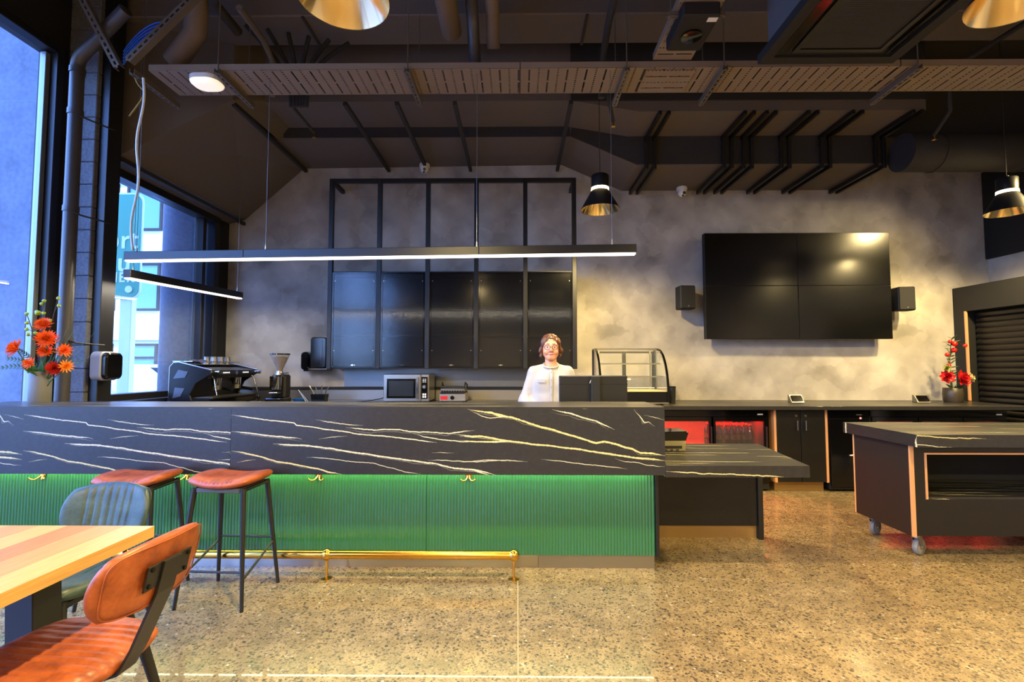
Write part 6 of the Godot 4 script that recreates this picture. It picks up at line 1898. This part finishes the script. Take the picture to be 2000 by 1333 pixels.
	for s in [-1.0, 1.0]:
		hair.append(["c", Vector3(s * 0.012, 1.608, 0.028), Vector3(s * 0.066, 1.55, 0.022), 0.013, 0.014])
		hair.append(["c", Vector3(s * 0.068, 1.55, 0.018), Vector3(s * 0.079, 1.49, 0.004), 0.013, 0.014])
		hair.append(["c", Vector3(s * 0.080, 1.49, 0.002), Vector3(s * 0.076, 1.42, -0.005), 0.013, 0.006])
		hair.append(["e", Vector3(s * 0.090, 1.475, 0.004), Vector3(0.010, 0.014, 0.012)])
		hair.append(["e", Vector3(s * 0.086, 1.440, 0.004), Vector3(0.009, 0.012, 0.010)])
	hair.append(["s", Vector3(0, 1.478, 0.082), Vector3(0.064, 0.112, 0.082)])
	net(m, hair, 0.005, 0.010, 0.010)
	put(p, "hair", m, mat("hair_brown", Color(0.33, 0.19, 0.10), 0.45))
	# face details
	for s in [-1.0, 1.0]:
		var ey := put(p, "eye", M.new().ball(Vector3(s * 0.030, 1.510, 0.0735), Vector3(0.0125, 0.0058, 0.0115), 14), mat("eye_white", Color(0.85, 0.82, 0.78), 0.2))
		put(ey, "iris", M.new().ball(Vector3(s * 0.030, 1.510, 0.0815), Vector3(0.0060, 0.0058, 0.0062), 12), mat("iris_brown", Color(0.12, 0.07, 0.04), 0.15))
		put(p, "eyebrow", M.new().tube([Vector3(s * 0.014, 1.534, 0.086), Vector3(s * 0.030, 1.539, 0.081), Vector3(s * 0.046, 1.534, 0.069)], [0.0028, 0.0034, 0.0018], 6), mats.hair_brown)
	put(p, "teeth", M.new().ball(Vector3(0, 1.4555, 0.079), Vector3(0.0225, 0.0050, 0.008), 12), mat("teeth", Color(0.88, 0.85, 0.8), 0.3))
	var lip := mat("lips", Color(0.70, 0.33, 0.30), 0.45)
	put(p, "lips", M.new().tube([Vector3(-0.030, 1.4650, 0.068), Vector3(-0.014, 1.4610, 0.0845), Vector3(0, 1.4600, 0.0880), Vector3(0.014, 1.4610, 0.0845), Vector3(0.030, 1.4650, 0.068)], [0.001, 0.0022, 0.0024, 0.0022, 0.001], 8).tube([Vector3(-0.030, 1.4645, 0.068), Vector3(-0.015, 1.4510, 0.0825), Vector3(0, 1.4475, 0.0855), Vector3(0.015, 1.4510, 0.0825), Vector3(0.030, 1.4645, 0.068)], [0.001, 0.0028, 0.0034, 0.0028, 0.001], 8), lip)
	var gl := Node3D.new()
	var glm := M.new()
	for s in [-1.0, 1.0]:
		var ring = []
		for k in 25:
			var a := TAU * k / 24
			ring.append(Vector3(s * 0.0315 + cos(a) * 0.0225, 1.507 + sin(a) * 0.0195, 0.104 - absf(s * 0.0315 + cos(a) * 0.0225) * 0.16))
		glm.tube(ring, 0.0019, 6, false)
		glm.tube([Vector3(s * 0.054, 1.511, 0.0955), Vector3(s * 0.070, 1.512, 0.06), Vector3(s * 0.078, 1.508, -0.005)], 0.0018, 6)
	glm.tube([Vector3(-0.0095, 1.511, 0.1025), Vector3(0, 1.514, 0.106), Vector3(0.0095, 1.511, 0.1025)], 0.0018, 6)
	gl.free()
	var g := put(p, "glasses", glm, mat("glasses_brown", Color(0.16, 0.05, 0.04), 0.25))
	for s in [-1.0, 1.0]:
		put(g, "lens", M.new().extrude(rr(0.042, 0.036, 0.017, 6), 0.0008, Transform3D(Basis(Vector3.UP, s * 0.16), Vector3(s * 0.0315, 1.507, 0.0985))), pane_mat("lens_clear", Color(0.9, 0.9, 0.9), 0.05))

# ---- flowers
func bloom(r: float, layers: int, per: int, width: float, curl: float, seed_: int) -> M:
	var m := M.new()
	var rng := RandomNumberGenerator.new()
	rng.seed = seed_
	m.smooth(-1)
	for l in layers:
		var t := float(l) / maxf(layers - 1, 1)
		var tilt := lerpf(-0.05, 1.25, t)
		var len_ := r * lerpf(1.0, 0.5, t)
		for k in per:
			var a := TAU * (k + 0.5 * (l % 2)) / per + rng.randf_range(-0.12, 0.12)
			var d := Vector3(cos(a), 0, sin(a))
			var s := Vector3(-sin(a), 0, cos(a))
			var ti := tilt + rng.randf_range(-0.15, 0.15)
			var pts = []
			for q in 4:
				var u := q / 3.0
				var an := ti + curl * u
				pts.append(d * len_ * u * cos(an) + Vector3.UP * (len_ * u * sin(an) + r * 0.1 * t))
			var w := [0.25, 0.9, 1.0, 0.15]
			for q in 3:
				var wa: float = w[q] * width; var wb: float = w[q + 1] * width
				var dip := Vector3.DOWN * width * 0.35
				m.quad(pts[q] - s * wa, pts[q] + dip, pts[q + 1] + dip, pts[q + 1] - s * wb)
				m.quad(pts[q] + dip, pts[q] + s * wa, pts[q + 1] + s * wb, pts[q + 1] + dip)
	return m

func leaf(m: M, a: Vector3, b: Vector3, w: float, droop := 0.0):
	var t := b - a
	var s := t.cross(Vector3(0.2, 0.3, 1)).normalized()
	var prev := a; var pw := 0.001
	m.smooth(-1)
	for q in range(1, 6):
		var u := q / 5.0
		var c := a + t * u + Vector3.DOWN * droop * u * u
		var cw := maxf(w * sin(PI * pow(u, 0.7)), 0.0006)
		m.quad(prev - s * pw, prev + s * pw, c + s * cw, c - s * cw)
		prev = c; pw = cw

func build_flowers():
	var z := -3.45
	var v := thing("flower_vase", "grey cylinder vase on the left end of the bar", "vase", Vector3(-3.405, 1.092, z))
	put(v, "vase", M.new().lathe([Vector2(0, 0), Vector2(0.06, 0), Vector2(0.063, 0.006), Vector2(0.063, 0.218), Vector2(0.060, 0.222), Vector2(0.056, 0.218), Vector2(0.056, 0.012), Vector2(0, 0.012)], 36), mat("vase_grey", Color(0.42, 0.42, 0.40), 0.55))
	var mouth := Vector3(-3.405, 1.30, z)
	var stem_m := mat("stem_green", Color(0.20, 0.33, 0.12), 0.6)
	var kinds = {"o": mat("petal_orange", Color(0.97, 0.42, 0.08), 0.55), "r": mat("petal_red", Color(0.80, 0.17, 0.10), 0.55), "y": mat("petal_amber", Color(0.97, 0.58, 0.14), 0.55)}
	var fl = FLOWERS
	var where = ["orange chrysanthemum, topmost in the left vase", "large orange chrysanthemum in the middle of the left vase", "large orange chrysanthemum at the left of the left vase", "small orange bloom low in the middle of the left vase", "orange spiky bloom at the right of the left vase", "orange spiky bloom just above the left vase's rim", "dark red bloom hanging over the left vase's rim", "amber bloom at the lower right of the left vase"]
	for k in fl.size():
		var f = fl[k]
		var at := Vector3(f[0], f[1], z + 0.03 + 0.03 * (k % 3))
		var o := thing("cut_flower", where[k], "flower", at, 0.0, "orange flowers in the left vase")
		var face := Basis.looking_at(Vector3(at.x - mouth.x, 0.12, 0.25).normalized() * -1.0, Vector3.UP) * Basis(Vector3.RIGHT, -PI / 2)
		var out := (Vector3((at.x - mouth.x) * 1.5, 0.10 + (at.y - 1.45) * 0.3, 0.22)).normalized()
		var bx := M.frame(out)
		face = Basis(bx.x, out, bx.x.cross(out))
		var spiky: bool = k in [4, 5, 7]
		put(o, "petals", bloom(f[2] * 1.08, 4 if spiky else 8, 13 if spiky else 20, f[2] * (0.10 if spiky else 0.085), 0.25, 50 + k), kinds[f[3]], Transform3D(face, Vector3.ZERO))
		put(o, "stem", M.new().tube(bez(Vector3.ZERO, Vector3(0, -0.05, -0.02), (mouth - at) * 0.6, mouth + Vector3(0.01 * (k - 4), -0.15, 0.0) - at, 8), 0.0035, 6), stem_m)
	# seed-pod stems
	var pods = PODS
	var stems = [[0, 1, 4, 9], [2, 3, 11], [5, 6, 7, 8, 10]]
	var sl = ["tall stem with pale green pods in the middle of the left vase", "tall stem with pale green pods leaning right in the left vase", "stem with pale green pods leaning left in the left vase"]
	for k in 3:
		var o := thing("pod_stem", sl[k], "plant", mouth, 0.0, "pod stems in the left vase")
		var top = pods[stems[k][0]]
		var tp := Vector3(top[0], top[1], z + 0.01 * k) - mouth
		var curve := bez(Vector3(0.01 * k - 0.01, -0.15, 0), Vector3(0, 0.12, 0), tp * 0.6 + Vector3(0, 0.05, 0), tp, 10)
		put(o, "stem", M.new().tube(curve, 0.0026, 6), mat("stem_brown", Color(0.24, 0.18, 0.12), 0.7))
		for q in stems[k]:
			var pp := Vector3(pods[q][0], pods[q][1], z + 0.01 * k) - mouth
			var best: Vector3 = curve[0]
			for c in curve:
				if c.y < pp.y and c.distance_to(pp) < best.distance_to(pp):
					best = c
			put(o, "twig", M.new().tube([best, (best + pp) * 0.5 + Vector3(0, 0.005, 0.004), pp], 0.0016, 5), mats.stem_brown)
			var s: float = 0.022 if q == 4 else 0.0145
			put(o, "pod", M.new().lathe([Vector2(0, -s), Vector2(s * 0.75, -s * 0.45), Vector2(s * 0.85, s * 0.1), Vector2(s * 0.45, s * 0.8), Vector2(0, s * 1.15)], 10, Transform3D(Basis(Vector3(0, 0, 1), -1.2 + 0.5 * (q % 5)), pp)), mat("pod_green", Color(0.62, 0.70, 0.16), 0.45))
	# ferns and grass
	var ends = [[Vector3(-3.665, 1.405, z), "feathery fern frond reaching far left from the left vase"], [Vector3(-3.685, 1.335, z + 0.02), "lower fern frond drooping left from the left vase"], [Vector3(-3.05, 1.385, z + 0.03), "pale leaf spray at the right of the left vase"], [Vector3(-3.55, 1.47, z + 0.03), "short fern frond behind the large orange flower"]]
	for k in ends.size():
		var o := thing("fern_frond", ends[k][1], "leaf", mouth, 0.0, "fronds in the left vase")
		var e: Vector3 = ends[k][0] - mouth
		var spine := bez(Vector3(0, -0.1, 0), Vector3(0, 0.06, 0.02), e * 0.5 + Vector3(0, 0.05, 0), e, 14)
		put(o, "stem", M.new().tube(spine, 0.0018, 5), stem_m)
		var m := M.new()
		for q in range(4, 14):
			var d: Vector3 = (spine[q + 1] - spine[q]).normalized()
			for s in [-1, 1]:
				var side: Vector3 = d.cross(Vector3(0, 0, 1)).normalized() * s
				leaf(m, spine[q], spine[q] + (side + d * 0.9 + Vector3(0, 0, 0.3)).normalized() * 0.042 * (1.2 - q / 20.0), 0.005)
		put(o, "leaflets", m, mat("fern_green", Color(0.16, 0.34, 0.19), 0.6))
	var gr := [[Vector3(-3.18, 1.63, z), 0.006], [Vector3(-3.22, 1.66, z), 0.006], [Vector3(-3.05, 1.62, z - 0.03), 0.004], [Vector3(-3.26, 1.64, z + 0.01), 0.006], [Vector3(-2.98, 1.47, z + 0.03), 0.0025], [Vector3(-3.06, 1.53, z), 0.003]]
	for k in gr.size():
		var m := M.new()
		leaf(m, Vector3(0, -0.1, 0), gr[k][0] - mouth, gr[k][1], 0.02)
		var o := put(self, "grass_blade", m, mats.fern_green, Transform3D(Basis.IDENTITY, mouth))
		tag(o, "thin green grass blade rising right from the left vase, number %s from the top" % ["two", "one", "three", "four", "six", "five"][k], "leaf", "grass blades in the left vase")
	for k in 9:
		var a := TAU * k / 9.0
		var m := M.new()
		var tip := Vector3(cos(a) * 0.10 + 0.02, 0.07 + 0.05 * sin(a * 3.0), 0.05 + sin(a) * 0.07)
		leaf(m, Vector3(0, -0.02, 0), tip, 0.022, 0.02)
		var o := put(self, "broad_leaf", m, mat("leaf_green", Color(0.22, 0.42, 0.14), 0.5), Transform3D(Basis.IDENTITY, mouth))
		tag(o, "broad green leaf round the mouth of the left vase", "leaf", "broad leaves in the left vase")
	# right arrangement
	var pz := -5.85
	var pot := thing("flower_pot", "dark patterned pot at the bench's right end", "pot", Vector3(5.17, 0.925, pz))
	put(pot, "pot", M.new().lathe([Vector2(0, 0), Vector2(0.085, 0), Vector2(0.095, 0.02), Vector2(0.10, 0.10), Vector2(0.095, 0.165), Vector2(0.09, 0.17), Vector2(0.085, 0.16), Vector2(0.085, 0.02), Vector2(0, 0.015)], 30), mat("pot_dark", Color(0.22, 0.19, 0.14), 0.4))
	put(pot, "soil", M.new().cyl(Vector3(0, 0.14, 0), Vector3(0, 0.15, 0), 0.086, 0.086, 24), mats.rubber_black)
	var pm := Vector3(5.17, 1.08, pz)
	var reds = RIGHT_RED
	for k in reds.size():
		var r = reds[k]
		var at := Vector3(r[0], r[1], pz + 0.07)
		var o := thing("red_flower", r[2], "flower", at, 0.0, "flowers in the right pot")
		var out := Vector3((r[0] - 5.17) * 2.0, 0.15, 0.5).normalized()
		var bx := M.frame(out)
		put(o, "petals", bloom(r[3], 3, 8, r[3] * 0.28, 0.35, 90 + k), mat(r[4], r[5], 0.5), Transform3D(Basis(bx.x, out, bx.x.cross(out)), Vector3.ZERO))
		put(o, "stem", M.new().tube([Vector3(0, 0, -0.005), (pm - at) * 0.5, pm - at], 0.004, 6), stem_m)
	var br := thing("berry_branch", "tall branch with red fruit in the right pot", "branch", pm)
	var spine := bez(Vector3.ZERO, Vector3(-0.02, 0.2, 0), Vector3(-0.06, 0.4, 0.03), Vector3(0.0, 0.6, 0.02), 14)
	put(br, "stem", M.new().tube(spine, 0.004, 6), mats.stem_brown)
	var lm := M.new()
	var rng := RandomNumberGenerator.new()
	rng.seed = 14
	for q in range(2, 15):
		for s in 4:
			var d := Vector3(rng.randf_range(-1, 1), rng.randf_range(0.0, 0.8), rng.randf_range(-0.6, 0.8)).normalized()
			leaf(lm, spine[q], spine[q] + d * rng.randf_range(0.04, 0.09), 0.008)
	put(br, "foliage", lm, mat("olive_leaf", Color(0.20, 0.25, 0.10), 0.55))
	for f in RIGHT_FRUIT:
		var at := Vector3(f[0], f[1], pz + 0.04) - pm
		var best: Vector3 = spine[0]
		for c in spine:
			if c.distance_to(at) < best.distance_to(at):
				best = c
		var tw := put(br, "twig", M.new().tube([best, (best + at) * 0.5 + Vector3(0, 0.02, 0), at], 0.002, 5), mats.stem_brown)
		put(tw, "fruit", M.new().ball(at, Vector3.ONE * f[2], 12), mat("fruit_red", Color(0.80, 0.10, 0.05), 0.3))
	for k in 7:
		var a := TAU * k / 7.0
		var m := M.new()
		leaf(m, Vector3.ZERO, Vector3(cos(a) * 0.12, 0.05 + 0.04 * sin(a * 2.0), 0.06 + 0.07 * sin(a)), 0.016, 0.02)
		var o := put(self, "pot_leaf", m, mats.olive_leaf, Transform3D(Basis.IDENTITY, pm))
		tag(o, "dark green leaf at the rim of the right pot", "leaf", "leaves in the right pot")

const FLOWERS = [[-3.37, 1.645, 0.058, "o"], [-3.315, 1.54, 0.068, "o"], [-3.495, 1.472, 0.07, "o"], [-3.35, 1.456, 0.05, "o"], [-3.19, 1.46, 0.052, "o"], [-3.40, 1.37, 0.047, "o"], [-3.28, 1.335, 0.055, "r"], [-3.17, 1.35, 0.048, "y"]]
const PODS = [[-3.408, 1.821], [-3.424, 1.80], [-3.296, 1.838], [-3.289, 1.785], [-3.45, 1.735], [-3.51, 1.726], [-3.506, 1.66], [-3.504, 1.614], [-3.492, 1.577], [-3.407, 1.732], [-3.439, 1.587], [-3.348, 1.676]]
const RIGHT_RED = [[5.05, 1.225, "red open bloom at the left of the right pot", 0.085, "petal_crimson", Color(0.72, 0.05, 0.06)], [5.22, 1.205, "large red open bloom in front of the right pot's rim", 0.105, "petal_crimson", Color(0.72, 0.05, 0.06)], [5.32, 1.215, "pale cream bloom at the right of the right pot", 0.06, "petal_cream", Color(0.78, 0.72, 0.48)], [5.05, 1.33, "pale green fluffy bloom above the left red bloom", 0.045, "petal_lime", Color(0.55, 0.55, 0.22)]]
const RIGHT_FRUIT = [[5.128, 1.643, 0.022], [5.18, 1.616, 0.030], [5.17, 1.543, 0.030], [5.088, 1.489, 0.024], [5.102, 1.363, 0.024], [5.304, 1.596, 0.022]]
